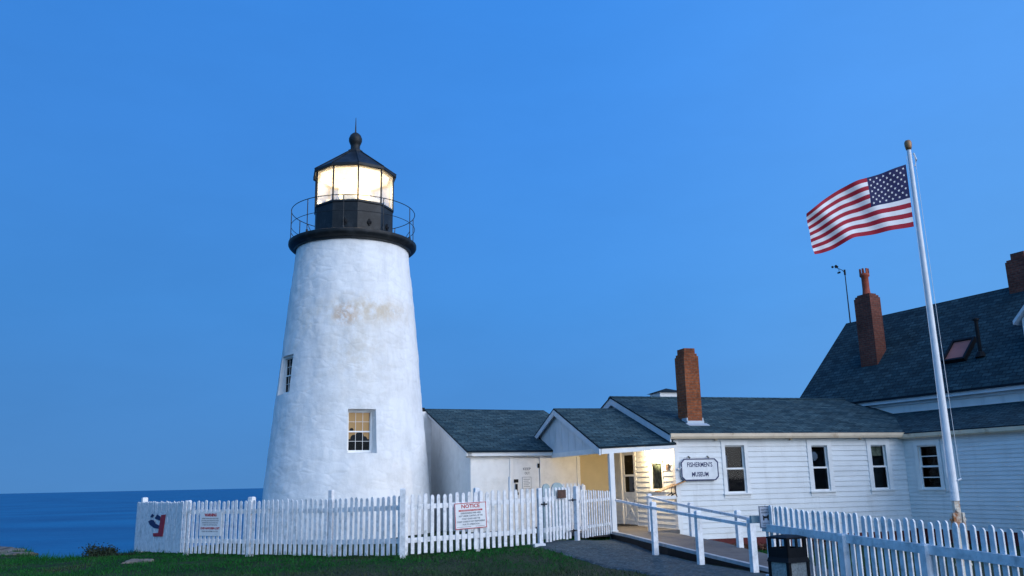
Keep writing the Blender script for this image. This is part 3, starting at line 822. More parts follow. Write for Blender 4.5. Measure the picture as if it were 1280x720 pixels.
# ------------------------------------------------------------------ museum building
MO = (4.06, 22.10); MA = R(17)
mu = empty('museum_building', (MO[0], MO[1], 0), MA, 'white clapboard museum wing with three windows and orange brick chimney', 'building')
def Mw(x, y, z=0):   # museum local -> world
    return Vector((MO[0] + x * math.cos(MA) - y * math.sin(MA), MO[1] + x * math.sin(MA) + y * math.cos(MA), z))
wins = [(1.44, 2.01, 1.24, 2.43), (4.06, 4.56, 1.24, 2.41), (5.97, 6.46, 1.24, 2.41)]
hol = [(a - .02, c + .02, z0 - .04, z1 + .02) for a, c, z0, z1 in wins]
KM = .351
b = MB()
clap(b, (0, 0, 0), (1, 0, 0), (0, -1, 0), .1, 7.4, .11, 2.6, hol)
core(b, (0, 0, 0), (1, 0, 0), (0, -1, 0), 0, 7.2, -.5, 2.62, hol)
b.build('front_wall', M['siding'], mu)
b = MB()
b.box((-.028, -.03, .1), (.1, 0, 2.62)); b.box((-.028, 0, .1), (0, .11, 2.62))
b.build('corner_board', M['white'], mu)
# end wall with door and window
dy0, dy1 = 2.45, 3.33
ehol = [(.70, 1.45, 1.30, 2.06), (dy0 - .05, dy1 + .05, .2, 2.40)]
def glim(z):
    if z < 2.6: return (0, 7.0)
    d = (z - 2.72) / KM
    return (max(0, d), min(7.0, 7.0 - d))
b = MB()
clap(b, (0, 0, 0), (0, 1, 0), (-1, 0, 0), .1, 7.0, .2, 3.98, ehol, lim=glim, dep=.026)
core(b, (0, 0, 0), (0, 1, 0), (-1, 0, 0), .122, 7.0, -.2, 2.58, ehol)
b.prism([(0, 2.58), (3.5, 3.93), (7.0, 2.58)], .002, .12, 0, Matrix(((0, 1, 0, 0), (1, 0, 0, 0), (0, 0, 1, 0), (0, 0, 0, 1))))
b.build('end_wall', M['siding'], mu)
b = MB(); core(b, (0, 7, 0), (1, 0, 0), (0, 1, 0), 0, 9, -.2, 2.62); b.box((.2, .2, .05), (9, 6.8, .15), 0); b.box((8.9, .15, .15), (9, 6.85, 2.6), 0); b.box((.95, .14, .15), (1.0, 6.8, 2.5), 0)  # last box: unseen partition added to keep porch lamplight from the first window
b.box((.15, .15, 2.5), (8.9, 6.85, 2.54), 0)
b.build('inner_shell', M['dark'], mu)
b = MB(); b.box((.0, -.022, -.6), (7.6, 0.0, .108)); b.build('foundation', M['red_found'], mu)
# roof
b = MB()
roof_slab(b, -.2, 9.4, -.16, 2.745, 3.5, 4.03); roof_slab(b, -.2, 9.4, 7.16, 2.745, 3.5, 4.03)
for i in range(48):
    x = -.2 + i * .2
    for s in (1, -1):
        b.hexa([(x, 3.5, 4.035), (x + .2, 3.5, 4.035), (x + .2, 3.5 - s * .15, 3.985), (x, 3.5 - s * .15, 3.985),
                (x, 3.5, 4.055), (x + .2, 3.5, 4.05), (x + .2, 3.5 - s * .15, 4.0), (x, 3.5 - s * .15, 4.005)])
ro = b.build('roof', [M['shingle'], M['white']], mu)
b = MB()
for (y0, z0_, y1, z1_) in ((-.17, 2.69, 3.5, 3.975), (7.17, 2.69, 3.5, 3.975)):
    h_ = .19; b = MB()
    b.hexa([(-.185, y0, z0_ - h_ * .9), (-.155, y0, z0_ - h_ * .9), (-.155, y1, z1_ - h_), (-.185, y1, z1_ - h_), (-.185, y0, z0_), (-.155, y0, z0_), (-.155, y1, z1_), (-.185, y1, z1_)])
    b.build('rake_board', M['trim_grey'], mu)
b = MB(); b.box((-.15, -.10, 2.60), (7.35, -.02, 2.69)); b.prism([(-.10, 2.60), (-.10, 2.735), (-.215, 2.735), (-.215, 2.655), (-.19, 2.60)], -.18, 7.25, 0, Matrix(((0, 1, 0, 0), (1, 0, 0, 0), (0, 0, 1, 0), (0, 0, 0, 1))))
for x in (1.15, 3.4, 5.6): b.box((x, -.1, 2.555), (x + .05, -.03, 2.60))
b.build('gutter', M['gutter'], mu)
# chimney: brick stack with narrowed cap and lead flashing
b = MB()
b.box((.83, .72, 2.9), (1.27, 1.25, 4.88)); b.box((.855, .745, 4.88), (1.245, 1.225, 4.95)); b.box((.89, .78, 4.95), (1.21, 1.19, 5.10))
ch = b.build('chimney', M['brick'], ro)
b = MB(); b.box((.97, .87, 5.10), (1.13, 1.10, 5.115)); b.build('flue', M['black'], ch)
b = MB()
b.box((.80, .69, 2.93), (1.30, .72, 3.12)); b.box((1.27, .72, 2.95), (1.30, 1.0, 3.2)); b.box((.80, .72, 2.95), (.83, 1.0, 3.2))
b.hexa([(.74, .50, 2.965), (1.36, .50, 2.965), (1.36, .69, 3.04), (.74, .69, 3.04), (.74, .50, 2.985), (1.36, .50, 2.985), (1.36, .69, 3.055), (.74, .69, 3.055)])
b.build('flashing', M['flash'], ch)
# roof vent box behind the ridge
b = MB(); b.box((1.7, 4.0, 3.6), (2.5, 4.7, 4.24)); cv = b.build('vent_box', M['white'], ro)
b = MB()
cx, cy = 2.1, 4.35
for i in range(4):
    c4 = [(1.62, 3.92), (2.58, 3.92), (2.58, 4.78), (1.62, 4.78)]
    a, c = c4[i], c4[(i + 1) % 4]
    b.face([(a[0], a[1], 4.245), (c[0], c[1], 4.245), (cx, cy, 4.40)])
b.face([(1.62, 4.78, 4.245), (2.58, 4.78, 4.245), (2.58, 3.92, 4.245), (1.62, 3.92, 4.245)]); b.build('vent_cap', M['shingle'], cv)
# windows
TF = wall_T((0, 0, 0), (1, 0, 0), (0, -1, 0))
window(mu, TF, *wins[0], cas=.10, label='museum window beside the hanging sign with pale curtain at its left', curtain=(.02, .26))
w2 = window(mu, TF, *wins[1], cas=.13, label='middle museum window with round pale plate behind the glass')
b = MB(); b.lathe([(0, .02), (.09, .015), (.12, 0)], 20)
for i in range(len(b.v)):
    q = b.v[i]; b.v[i] = tuple(TF @ Vector((4.25 + q[0], 2.13 + q[1], -.16 + q[2])))
b.build('plate', M['curtain'], w2)
w3 = window(mu, TF, *wins[2], cas=.13, label='museum window nearest the house corner')
b = MB(); b.box((6.0, 2.12, -.13), (6.43, 2.40, -.12), 0, TF); b.build('blind', M['porch_curtain'], w3)
b = MB(); b.box((5.9, 1.1, -.5), (6.2, 1.75, -.3), 0, TF); b.build('display_case', M['brown'], w3)
# end wall window and door
TE = wall_T((0, 0, 0), (0, 1, 0), (-1, 0, 0))
window(mu, TE, .72, 1.43, 1.34, 2.05, cas=.06, fixed=True, label='porch window under the lit wall lamp', curtain=(.03, .97), cmat='porch_curtain')
b = MB()
cw = .12
b.box((dy0 - cw, .33, -.1), (dy0, 2.42, .03), 0, TE); b.box((dy1, .33, -.1), (dy1 + cw, 2.42, .03), 0, TE); b.box((dy0 - cw, 2.42, -.1), (dy1 + cw, 2.54, .03), 0, TE)
b.build('door_frame', M['white'], mu)
b = MB()
s = .11
yl, yr, zb, zt = dy0 + .005, dy1 - .005, .385, 2.41
b.box((yl, zb, -.05), (yl + s, zt, -.01), 0, TE); b.box((yr - s, zb, -.05), (yr, zt, -.01), 0, TE)
for a, c in ((zb, zb + .14), (1.13, 1.27), (1.70, 1.76), (zt - .11, zt)): b.box((yl + s, a, -.05), (yr - s, c, -.01), 0, TE)
b.box((yl + s, zb + .14, -.045), (yr - s, 1.13, -.028), 0, TE)
x0_, x1_, y0_, y1_ = yl + s, yr - s, zb + .14, 1.13
for (p, q) in (((x0_, y0_), (x1_, y1_)), ((x0_, y1_), (x1_, y0_))):
    d = Vector((q[0] - p[0], q[1] - p[1])).normalized(); nn = Vector((-d.y, d.x)) * .035
    off = 0 if p[1] < q[1] else .003
    b.hexa([(p[0] - nn.x, p[1] - nn.y, -.028), (q[0] - nn.x, q[1] - nn.y, -.028), (q[0] + nn.x, q[1] + nn.y, -.028), (p[0] + nn.x, p[1] + nn.y, -.028),
            (p[0] - nn.x, p[1] - nn.y, -.008 + off), (q[0] - nn.x, q[1] - nn.y, -.008 + off), (q[0] + nn.x, q[1] + nn.y, -.008 + off), (p[0] + nn.x, p[1] + nn.y, -.008 + off)], 0, TE)
dr = b.build('door', M['white'], mu)
b = MB(); pane_face(b, TE, ((x0_, 1.27, -.03), (x1_, 1.27, -.03), (x1_, 1.70, -.03), (x0_, 1.70, -.03))); pane_face(b, TE, ((x0_, 1.76, -.03), (x1_, 1.76, -.03), (x1_, 2.3, -.03), (x0_, 2.3, -.03)))
b.build('door_pane', M['glass'], dr)
b = MB(); b.tube([TE @ Vector(p) for p in ((yl + .05, 1.33, .0), (yl + .05, 1.33, .05), (yl + .05, 1.52, .05), (yl + .05, 1.52, .0))], .012, 6); b.build('handle', M['black'], dr)
b = MB(); b.box((x0_ + .02, 1.28, -.16), (x1_ - .02, 1.72, -.15), 0, TE); b.build('door_curtain', M['board_grey'], dr)
b = MB(); b.box((-.9, 2.35, .361), (-.02, 3.4, .374)); o = b.build('door_mat', M['black']); o.location = (MO[0], MO[1], 0.012); o.rotation_euler = (0, 0, MA)
tag(o, 'dark door mat on the porch floor below the museum door', 'door mat')

# wall lamp over the porch window
lamp = empty('wall_lamp', Mw(-.02, 1.02, 2.27), MA, 'small lit wall lamp above the porch window', 'lamp')
b = MB(); b.lathe([(.07, 0), (.07, .02), (.03, .03), (.03, .06)], 16)
Tl = plane_T((0, 0, 0), (0, -1, 0), (0, 0, 1))
for i in range(len(b.v)): b.v[i] = tuple(Matrix.Rotation(-math.pi / 2, 4, 'Y') @ Vector(b.v[i]))
b.build('bracket', M['white'], lamp)
b = MB(); b.lathe([(0, -.085), (.05, -.07), (.085, -.02), (.085, .03), (.05, .075), (0, .085)], 20)
for i in range(len(b.v)): b.v[i] = (b.v[i][0] - .125, b.v[i][1], b.v[i][2])
b.build('globe', M['bulb'], lamp)
point('porch_light', (-.30, 0, -.02), (1, .75, .42), 125, .09, lamp)

# museum sign
sg = empty('museum_sign', Mw(.64, -.075, 1.83), MA, 'white museum name sign with clipped corners and dark border', 'sign')
def octa(w, h, c): return [(-w + c, -h), (w - c, -h), (w, -h + c), (w, h - c), (w - c, h), (-w + c, h), (-w, h - c), (-w, -h + c)]
b = MB(); b.prism(octa(.53, .275, .09), -.02, .02); b.build('board', M['board'], sg)
b = MB()
po, pi_ = octa(.53, .275, .09), octa(.503, .248, .08)
for i in range(8):
    j = (i + 1) % 8
    P = [(po[i][0], -.026, po[i][1]), (po[j][0], -.026, po[j][1]), (pi_[j][0], -.026, pi_[j][1]), (pi_[i][0], -.026, pi_[i][1])]
    Q = [(p[0], -.0202, p[2]) for p in P]
    b.hexa(Q[:4] + P[:4])
b.build('border', M['navy'], sg)
b = MB()
TS = plane_T((0, -.0225, 0), (1, 0, 0), (0, 0, 1))
add_text(b, "FISHERMEN'S", .16, TS @ Matrix.Translation((0, .115, 0)), 0, .72, .003)
b.build('lettering', M['navy'], sg)
b = MB()
add_text(b, 'MUSEUM', .155, TS @ Matrix.Translation((0, -.125, 0)), 0, .47, .004)
b.build('lettering', M['navy'], sg)
b = MB()
for x in (-.27, .27):
    b = MB(); b.tube([(x, 0, .27), (x, 0, .32), (x, .06, .335)], .012, 6); b.tube([(x - .03, 0, .30), (x + .03, 0, .30)], .01, 6)
    b.build('hanger', M['black'], sg)
b = MB(); b.box((-.03, -.06, -.02), (.03, 0, .02)); b.tube([(0, -.05, 0), (.05, -.09, .06)], .02, 8)
o = b.build('spotlight', M['trim_grey']); o.location = Mw(.05, -.04, 1.84); o.rotation_euler = (0, 0, MA); tag(o, 'tiny grey floodlight on the corner board left of the museum sign', 'light')
b = MB(); b.box((-.02, -.075, -.075), (0, .075, .075)); b.box((-.024, -.02, -.02), (-.02, .02, .02), 1)
o = b.build('wall_plaque', [M['brown'], M['wood_orange']]); o.location = Mw(-.03, .36, 1.91); o.rotation_euler = (0, 0, MA); tag(o, 'small dark brown plaque on the lit porch wall by the corner', 'plaque')
# slanted wooden display board on brackets by the corner
db = empty('display_board', Mw(-.10, .05, 1.42), MA, 'slanted orange wooden display board on black brackets at the museum corner', 'display board')
b = MB()
Tt = Matrix.Rotation(R(17), 4, 'Y') @ Matrix.Identity(4)
P = []
b.hexa([(-.42, -.18, -.125), (.30, -.18, .115), (.30, .14, .115), (-.42, .14, -.125), (-.42, -.18, -.10), (.30, -.18, .14), (.30, .14, .14), (-.42, .14, -.10)])
b.build('panel', M['wood_orange'], db)
b = MB(); b.hexa([(-.40, -.15, -.096), (.28, -.15, .131), (.28, .11, .131), (-.40, .11, -.096), (-.40, -.15, -.092), (.28, -.15, .135), (.28, .11, .135), (-.40, .11, -.092)]); b.build('panel_face', M['brown'], db)
b = MB()
for y in (-.12, .08):
    b = MB(); b.tube([(0.02, y, .02), (.02, y, -.16), (-.1, y, -.22)], .014, 6); b.tube([(.02, y, -.16), (.06, y, -.25)], .012, 6)
    b.build('bracket', M['black'], db)
b = MB(); b.box((-.75, -.12, -.30), (.04, .12, -.22)); b.build('shelf', M['white'], db)

# ------------------------------------------------------------------ covered porch
po = empty('covered_porch', (MO[0], MO[1], 0), MA, 'open porch with shingled gable roof and single white post by the gate', 'porch')
KP = .385
def porch_quad(x0, x1, ya, za, yb, zb, za1, zb1):
    pass
b = MB()
def slope(mb, x0, x1, y0, z00, z01, y1, z10, z11, th=.05):
    sl = math.hypot(y1 - y0, z10 - z00)
    top = [(x0, y0, z00), (x1, y0, z01), (x1, y1, z11), (x0, y1, z10)]; uv = [(x0, 0), (x1, 0), (x1, sl), (x0, sl)]
    if (Vector(top[1]) - Vector(top[0])).cross(Vector(top[3]) - Vector(top[0])).z < 0: top.reverse(); uv.reverse()
    mb.face(top, 0, uv); bot = [(x, y, z - th) for x, y, z in top]; mb.face(list(reversed(bot)), 1)
    for i in range(4):
        j = (i + 1) % 4; mb.face([top[j], top[i], bot[i], bot[j]], 0)
slope(b, -2.12, -.005, -.14, 2.42, 2.50, 3.13, 3.65, 3.66); slope(b, -2.12, -.005, 5.4, 2.82, 2.82, 3.13, 3.65, 3.66)
b.build('roof', [M['shingle'], M['white']], po)
b = MB()
for (y0, za, y1, zb) in ((-.15, 2.365, 3.13, 3.597), (5.4, 2.765, 3.13, 3.597)):
    hh_ = .15; b = MB()
    b.hexa([(-2.13, y0, za - hh_), (-2.09, y0, za - hh_), (-2.09, y1, zb - hh_), (-2.13, y1, zb - hh_), (-2.13, y0, za), (-2.09, y0, za), (-2.09, y1, zb), (-2.13, y1, zb)])
    b.build('rake_board', M['trim_grey'], po)
# gable wall of vertical boards
b = MB()
ys_ = np.arange(0, 5.2, .26)
for y in ys_:
    def zt_(v): return 2.40 + (v / 3.13) * 1.19 if v < 3.13 else 3.59 - (v - 3.13) * .37
    y2 = min(y + .252, 5.2)
    d = .004 * ((int(y / .26) % 2))
    b.hexa([(-2.0 - d, y, 2.40 if y < 3.6 else 2.3), (-1.96, y, 2.40 if y < 3.6 else 2.3), (-1.96, y2, 2.40 if y < 3.6 else 2.3), (-2.0 - d, y2, 2.40 if y < 3.6 else 2.3),
            (-2.0 - d, y, zt_(y) - .03), (-1.96, y, zt_(y) - .03), (-1.96, y2, zt_(y2) - .03), (-2.0 - d, y2, zt_(y2) - .03)])
b.box((-1.96, 0, 2.40), (-1.94, 3.6, 2.45))
b.build('gable_wall', M['trim_grey'], po)
b = MB()
b.box((-2.02, -.06, 2.27), (-1.92, 3.75, 2.398))
b.hexa([(-2.06, -.13, 2.24), (-.03, -.13, 2.36), (-.03, -.05, 2.36), (-2.06, -.05, 2.24), (-2.06, -.13, 2.365), (-.03, -.13, 2.445), (-.03, -.05, 2.445), (-2.06, -.05, 2.365)])
b.build('beam', M['white'], po)
b = MB(); b.box((-1.90, -.02, 2.40), (-.02, 5.0, 2.42)); b.build('ceiling', M['white'], po)
b = MB(); b.box((-1.86, -.14, .2), (-1.74, -.02, 2.26)); b.box((-1.88, -.16, .2), (-1.72, 0, .42)); b.build('post', M['white'], po)
b = MB(); b.box((-3.4, 4.05, 0), (-.03, 4.15, 2.40)); b.box((-1.26, 4.0, .3), (-1.14, 4.05, 2.4)); b.box((-1.06, 4.0, .3), (-1.00, 4.05, 2.4))
b.build('back_wall', M['tan'], po)

# ------------------------------------------------------------------ ramp and porch floor
rp = empty('wooden_ramp', (MO[0], MO[1], 0), MA, 'grey brown wooden ramp sloping from the porch door to the path', 'ramp')
b = MB()
# porch floor planks
for i in range(28):
    y = -.1 + i * .15; b.box((-2.6, y, .28), (-.035, y + .146, .37))
# ramp boards t = distance forward
t0, t1 = .1, 8.2
def rz(t): return float(np.interp(t, [0, 1.5, 4.06, 5.75, 7.4, 8.2], [.37, .37, .33, .23, .13, .08]))
def rxl(t): return float(np.interp(t, [0, .4, 4.06, 7.4, 8.2], [-1.86, -1.92, -2.42, -2.22, -2.2]))
nb = 56
for i in range(nb):
    a = t0 + (t1 - t0) * i / nb; c = t0 + (t1 - t0) * (i + .97) / nb
    xr = float(np.interp(a, [0, 2.4, 4.75, 8.2], [-.60, -.92, -1.18, -1.30]))
    b.hexa([(rxl(a), -a, rz(a) - .05), (xr, -a, rz(a) - .05), (xr, -c, rz(c) - .05), (rxl(c), -c, rz(c) - .05),
            (rxl(a), -a, rz(a)), (xr, -a, rz(a)), (xr, -c, rz(c)), (rxl(c), -c, rz(c))])
b.build('deck', M['deck'], rp)
b = MB(); be = MB()
for i in range(24):
    a = t0 + (t1 - t0) * i / 24; c = t0 + (t1 - t0) * (i + 1) / 24
    for (bb, zlo, zhi, off, w) in ((b, -.5, -.03, .0, .04), (be, -.03, .03, .012, .09)):
        bb.hexa([(rxl(a) - .02 - off, -a, rz(a) + zlo), (rxl(a) - .02 - off + w, -a, rz(a) + zlo), (rxl(c) - .02 - off + w, -c, rz(c) + zlo), (rxl(c) - .02 - off, -c, rz(c) + zlo),
                 (rxl(a) - .02 - off, -a, rz(a) + zhi), (rxl(a) - .02 - off + w, -a, rz(a) + zhi), (rxl(c) - .02 - off + w, -c, rz(c) + zhi), (rxl(c) - .02 - off, -c, rz(c) + zhi)])
b.build('skirt_board', M['black'], rp); be.build('edge_board', M['deck_edge'], rp)

def handrail(label, posts, rails, size=.1):
    h = empty('handrail', (posts[0][0], posts[0][1], posts[0][2]), 0, label, 'handrail', 'white handrails along the ramp')
    o0 = Vector(posts[0])
    for (x, y, z0, z1) in [(p[0], p[1], p[2], p[3]) for p in posts]:
        b = MB(); s = size / 2
        Tp = Matrix.Translation((x - o0.x if False else x - posts[0][0], y - posts[0][1], -posts[0][2])) @ Matrix.Rotation(MA, 4, 'Z')
        b.box((-s, -s, z0), (s, s, z1 - .02), 0, Tp); 
        b.hexa([(-s, -s, z1 - .02), (s, -s, z1 - .02), (s, s, z1 - .02), (-s, s, z1 - .02), (-s + .015, -s + .015, z1), (s - .015, -s + .015, z1), (s - .015, s - .015, z1), (-s + .015, s - .015, z1)], 0, Tp)
        b.build('post', M['fence'], h)
    for seg in rails:
        b = MB()
        for a, c in zip(seg[:-1], seg[1:]):
            a, c = Vector(a) - Vector(posts[0][:3]), Vector(c) - Vector(posts[0][:3])
            d = (c - a).normalized(); n_ = Vector((d.y, -d.x, 0)).normalized() * .02; u = Vector((0, 0, .026))
            b.hexa([a - n_ - u, c - n_ - u, c + n_ - u, a + n_ - u, a - n_ + u, c - n_ + u, c + n_ + u, a + n_ + u])
        b.build('rail', M['fence'], h)
    return h
FP = Mw(-1.8, -.15)
handrail('near ramp handrail running from the porch post down to the path',
         [(2.72, 17.5, .0, 1.17), (3.25, 15.8, -.05, 1.04), (3.82, 14.4, -.1, .95)],
         [[(FP.x + .04, FP.y - .08, 1.13), (2.66, 17.5, 1.06), (3.19, 15.8, .95), (3.76, 14.4, .85)]])
handrail('far ramp handrail beside the museum wall ending at the picket fence',
         [(3.26, 21.5, .0, 1.27), (3.89, 19.6, .0, 1.09), (4.32, 17.2, -.05, .98)],
         [[(3.20, 21.5, 1.20), (3.83, 19.6, 1.0), (4.26, 17.2, .88), (4.30, 15.6, .84)]])

# ------------------------------------------------------------------ annex beside the tower
AO = (-1.26, 24.22); AA = R(22)
an_ = empty('annex_building', (AO[0], AO[1], 0), AA, 'low white outbuilding with dark shingle roof between tower and porch', 'building')
b = MB(); core(b, (0, 0, 0), (1, 0, 0), (0, -1, 0), 0, 3.36, -.1, 2.36, [(1.27, 2.10, .3, 2.30)])
b.box((0, .12, -.1), (.12, 8.2, 2.36)); b.prism([(0.0, 2.36), (4.14, 3.86), (8.2, 2.36)], 0, .12, 0, Matrix(((0, 1, 0, 0), (1, 0, 0, 0), (0, 0, 1, 0), (0, 0, 0, 1))))
b.box((3.24, .12, -.1), (3.36, 8.2, 2.36)); b.box((.12, 8.08, -.1), (3.24, 8.2, 2.36))
b.build('wall', M['white'], an_)
b = MB(); b.box((3.28, -.025, -.1), (3.385, .0, 2.30)); b.box((3.362, 0, -.1), (3.385, .12, 2.3)); b.build('corner_board', M['board'], an_)
b = MB(); b.box((-1.6, 3.85, -.1), (-.002, 5.6, 3.90)); b.build('connecting_passage', M['white'], an_)
b = MB(); b.box((-.16, -.14, 2.34), (3.6, -.02, 2.455)); b.box((-.16, -.02, 2.30), (3.36, .02 - .022, 2.345)); b.build('fascia', M['white'], an_)
b = MB()
for (y0, z0_, y1, z1_) in ((-.14, 2.44, 4.14, 3.97),):
    b.hexa([(-.13, y0, z0_ - .10), (-.002, y0, z0_ - .10), (-.002, y1, z1_ - .10), (-.13, y1, z1_ - .10), (-.13, y0, z0_ - .0), (-.002, y0, z0_ - .0), (-.002, y1, z1_ - .0), (-.13, y1, z1_ - .0)])
b.build('rake_board', M['trim_grey'], an_)
b = MB(); roof_slab(b, -.17, 4.12, -.18, 2.49, 4.14, 4.02); roof_slab(b, -.17, 4.12, 8.46, 2.49, 4.14, 4.02); 
ra = b.build('roof', [M['shingle'], M['white']], an_)
b = MB(); b.box((-.35, 4.0, 3.90), (-.18, 4.3, 4.04)); b.build('ridge_cap', M['black'], ra)
TA = wall_T((0, 0, 0), (1, 0, 0), (0, -1, 0))
b = MB(); b.box((1.28, .3, -.05), (2.09, 2.29, -.012), 0, TA)
for k in range(1, 4): b.box((1.28 + k * .2, .3, -.012), (1.288 + k * .2, 2.29, -.010), 0, TA)
d_ = b.build('door', M['board'], an_)
b = MB(); b.box((1.17, .3, 0), (1.27, 2.30, .02), 0, TA); b.box((2.10, .3, 0), (2.18, 2.30, .02), 0, TA); b.build('door_frame', M['white'], an_)
b = MB(); b.box((1.30, 1.60, -.01), (1.42, 1.69, .03), 0, TA); b.box((1.34, 1.32, -.01), (1.39, 1.56, .045), 0, TA); b.box((1.32, 1.26, -.01), (1.42, 1.33, .03), 0, TA); b.build('latch', M['black'], d_)
b = MB(); b.box((2.04, 2.0, -.01), (2.10, 2.12, .025), 0, TA); b.build('hinge', M['black'], d_)
b = MB(); TD = TA @ Matrix.Translation((1.70, 0, -.007))
add_text(b, 'KEEP', .10, TD @ Matrix.Translation((0, 1.97, 0)), 0, .24, .002); b.build('lettering', M['grey_print'], d_); b = MB(); add_text(b, 'OUT', .10, TD @ Matrix.Translation((0.01, 1.85, 0)), 0, .16, .002)
b.build('lettering', M['grey_print'], d_)
b = MB(); b.box((1.55, 1.42, -.010), (1.83, 1.75, -.004), 0, TA)
for k in range(5): b.box((1.59, 1.47 + k * .052, -.004), (1.79 - (k % 2) * .04, 1.485 + k * .052, -.002), 1, TA)
for (x0_, y0_, x1_, y1_) in ((1.55, 1.42, 1.83, 1.43), (1.55, 1.74, 1.83, 1.75), (1.55, 1.43, 1.56, 1.74), (1.82, 1.43, 1.83, 1.74)): b.box((x0_, y0_, -.004), (x1_, y1_, -.001), 1, TA)
nt_ = b.build('posted_notice', [M['board'], M['grey_print']], d_)

# ------------------------------------------------------------------ keeper's house (right)
HO = (10.84, 24.17); HA = R(26)
ho = empty('keepers_house', (HO[0], HO[1], 0), HA, 'white clapboard house with steep dark roof and two brick chimneys at right', 'house')
def Hw(x, y, z): return Vector((HO[0] + x * math.cos(HA) - y * math.sin(HA), HO[1] + x * math.sin(HA) + y * math.cos(HA), z))
hw_ = [(-1.06, -.46, 1.23, 2.36)]
hh2 = [(a - .02, c + .02, z0 - .04, z1 + .02) for a, c, z0, z1 in hw_]
b = MB()
clap(b, (0, 0, 0), (0, 1, 0), (-1, 0, 0), -9, .0, .17, 2.5, hh2, ex=.105, dep=.016)
core(b, (0, 0, 0), (0, 1, 0), (-1, 0, 0), -9, 3.0, -.3, 2.58, hh2)
b.build('side_wall', M['siding'], ho)
b = MB(); b.box((2.5, -8.8, .1), (2.6, 3, 3.3)); b.box((.125, 2.88, .1), (2.5, 2.98, 3.5)); b.box((.2, -9, .1), (7, -8.9, 2.6)); b.box((.2, -8.8, .05), (2.5, 3, .1)); b.build('inner_shell', M['dark'], ho)
b = MB(); b.box((-.022, -9, -.3), (0, .0, .168)); b.build('foundation', M['red_found'], ho)
TH = wall_T((0, 0, 0), (0, 1, 0), (-1, 0, 0))
window(ho, TH, *hw_[0], rows=2, cas=.11)
b = MB(); b.box((-1.60, 1.15, .022), (-1.22, 2.36, .05), 0, TH); b.build('white_board', M['white'], ho)  # flat white board fixed to the wall beside the window
b = MB()
def slab_y(mb, ya, yb, x0, z0, x1, z1, th=.06):
    sl = math.hypot(x1 - x0, z1 - z0)
    top = [(x0, yb, z0), (x0, ya, z0), (x1, ya, z1), (x1, yb, z1)]; uv = [(yb, 0), (ya, 0), (ya, sl), (yb, sl)]
    if (Vector(top[1]) - Vector(top[0])).cross(Vector(top[3]) - Vector(top[0])).z < 0: top.reverse(); uv.reverse()
    mb.face(top, 0, uv); bot = [(x, y, z - th) for x, y, z in top]; mb.face(list(reversed(bot)), 1)
    for i in range(4):
        j = (i + 1) % 4; mb.face([top[j], top[i], bot[i], bot[j]], 0)
slab_y(b, -9.2, 3.2, -.16, 2.72, 1.56, 3.42)
b.build('lower_roof', [M['shingle_dark'], M['white']], ho)
b = MB(); b.prism([(-.10, 2.56), (-.10, 2.69), (-.19, 2.69), (-.19, 2.60), (-.16, 2.56)], -9.2, .12, 0)
b.build('gutter', M['gutter'], ho)
b = MB(); b.box((1.55, -9, 3.2), (1.67, 5.3, 3.86)); b.box((1.55, 5.18, -.2), (7.0, 5.3, 3.8))
b.prism([(1.55, 3.8), (7.05, 3.8), (4.3, 6.95)], 5.18, 5.3, 0); b.prism([(1.55, 3.8), (7.05, 3.8), (4.3, 6.95)], -8.95, -8.85, 0); b.box((6.9, -9, -.2), (7.0, 5.18, 3.8))
b.build('upper_wall', M['siding'], ho)
b = MB(); b.box((1.36, -9.1, 3.72), (1.55, 5.45, 3.86)); b.box((1.50, -9.1, 3.64), (1.548, 5.3, 3.72)); b.build('frieze_board', M['trim_grey'], ho)
b = MB(); slab_y(b, -9.2, 5.45, 1.30, 3.88, 4.3, 7.08); slab_y(b, -9.2, 5.45, 7.3, 3.88, 4.3, 7.08)
hr = b.build('main_roof', [M['shingle_dark'], M['trim_grey']], ho)
KE = (7.08 - 3.88) / 3.0
def hz(x): return 3.88 + (x - 1.30) * KE
# chimneys
b = MB(); b.box((2.45, 2.66, 4.6), (2.93, 3.33, 7.40)); b.box((2.48, 2.69, 7.40), (2.90, 3.30, 7.47)); b.box((2.53, 2.74, 7.47), (2.85, 3.25, 7.53))
c2 = b.build('chimney', M['brick_dark'], hr); c2['label'] = 'tall brick chimney with clay pot standing on the roof slope'
b = MB()
b.lathe([(.17, 7.50), (.13, 7.56), (.115, 7.7), (.115, 8.12), (.16, 8.17), (.16, 8.24), (.14, 8.26)], 20, c=(2.69, 2.98), close=True)
for k in range(7):
    a = 2 * math.pi * k / 7; b.box((-.03, -.022, 8.24), (.03, .022, 8.42), 0, Matrix.Translation((2.69 + .135 * math.cos(a), 2.98 + .135 * math.sin(a), 0)) @ Matrix.Rotation(a + math.pi / 2, 4, 'Z'))
b.build('chimney_pot', M['clay'], c2, weld=True)
b = MB(); b.box((4.05, -1.78, 6.6), (4.55, -1.06, 7.78)); b.box((4.08, -1.75, 7.78), (4.52, -1.09, 7.84)); b.box((4.14, -1.62, 7.84), (4.46, -1.2, 8.03))
c3 = b.build('chimney', M['brick_dark'], hr); c3['label'] = 'brick chimney astride the ridge at the edge of the photo'
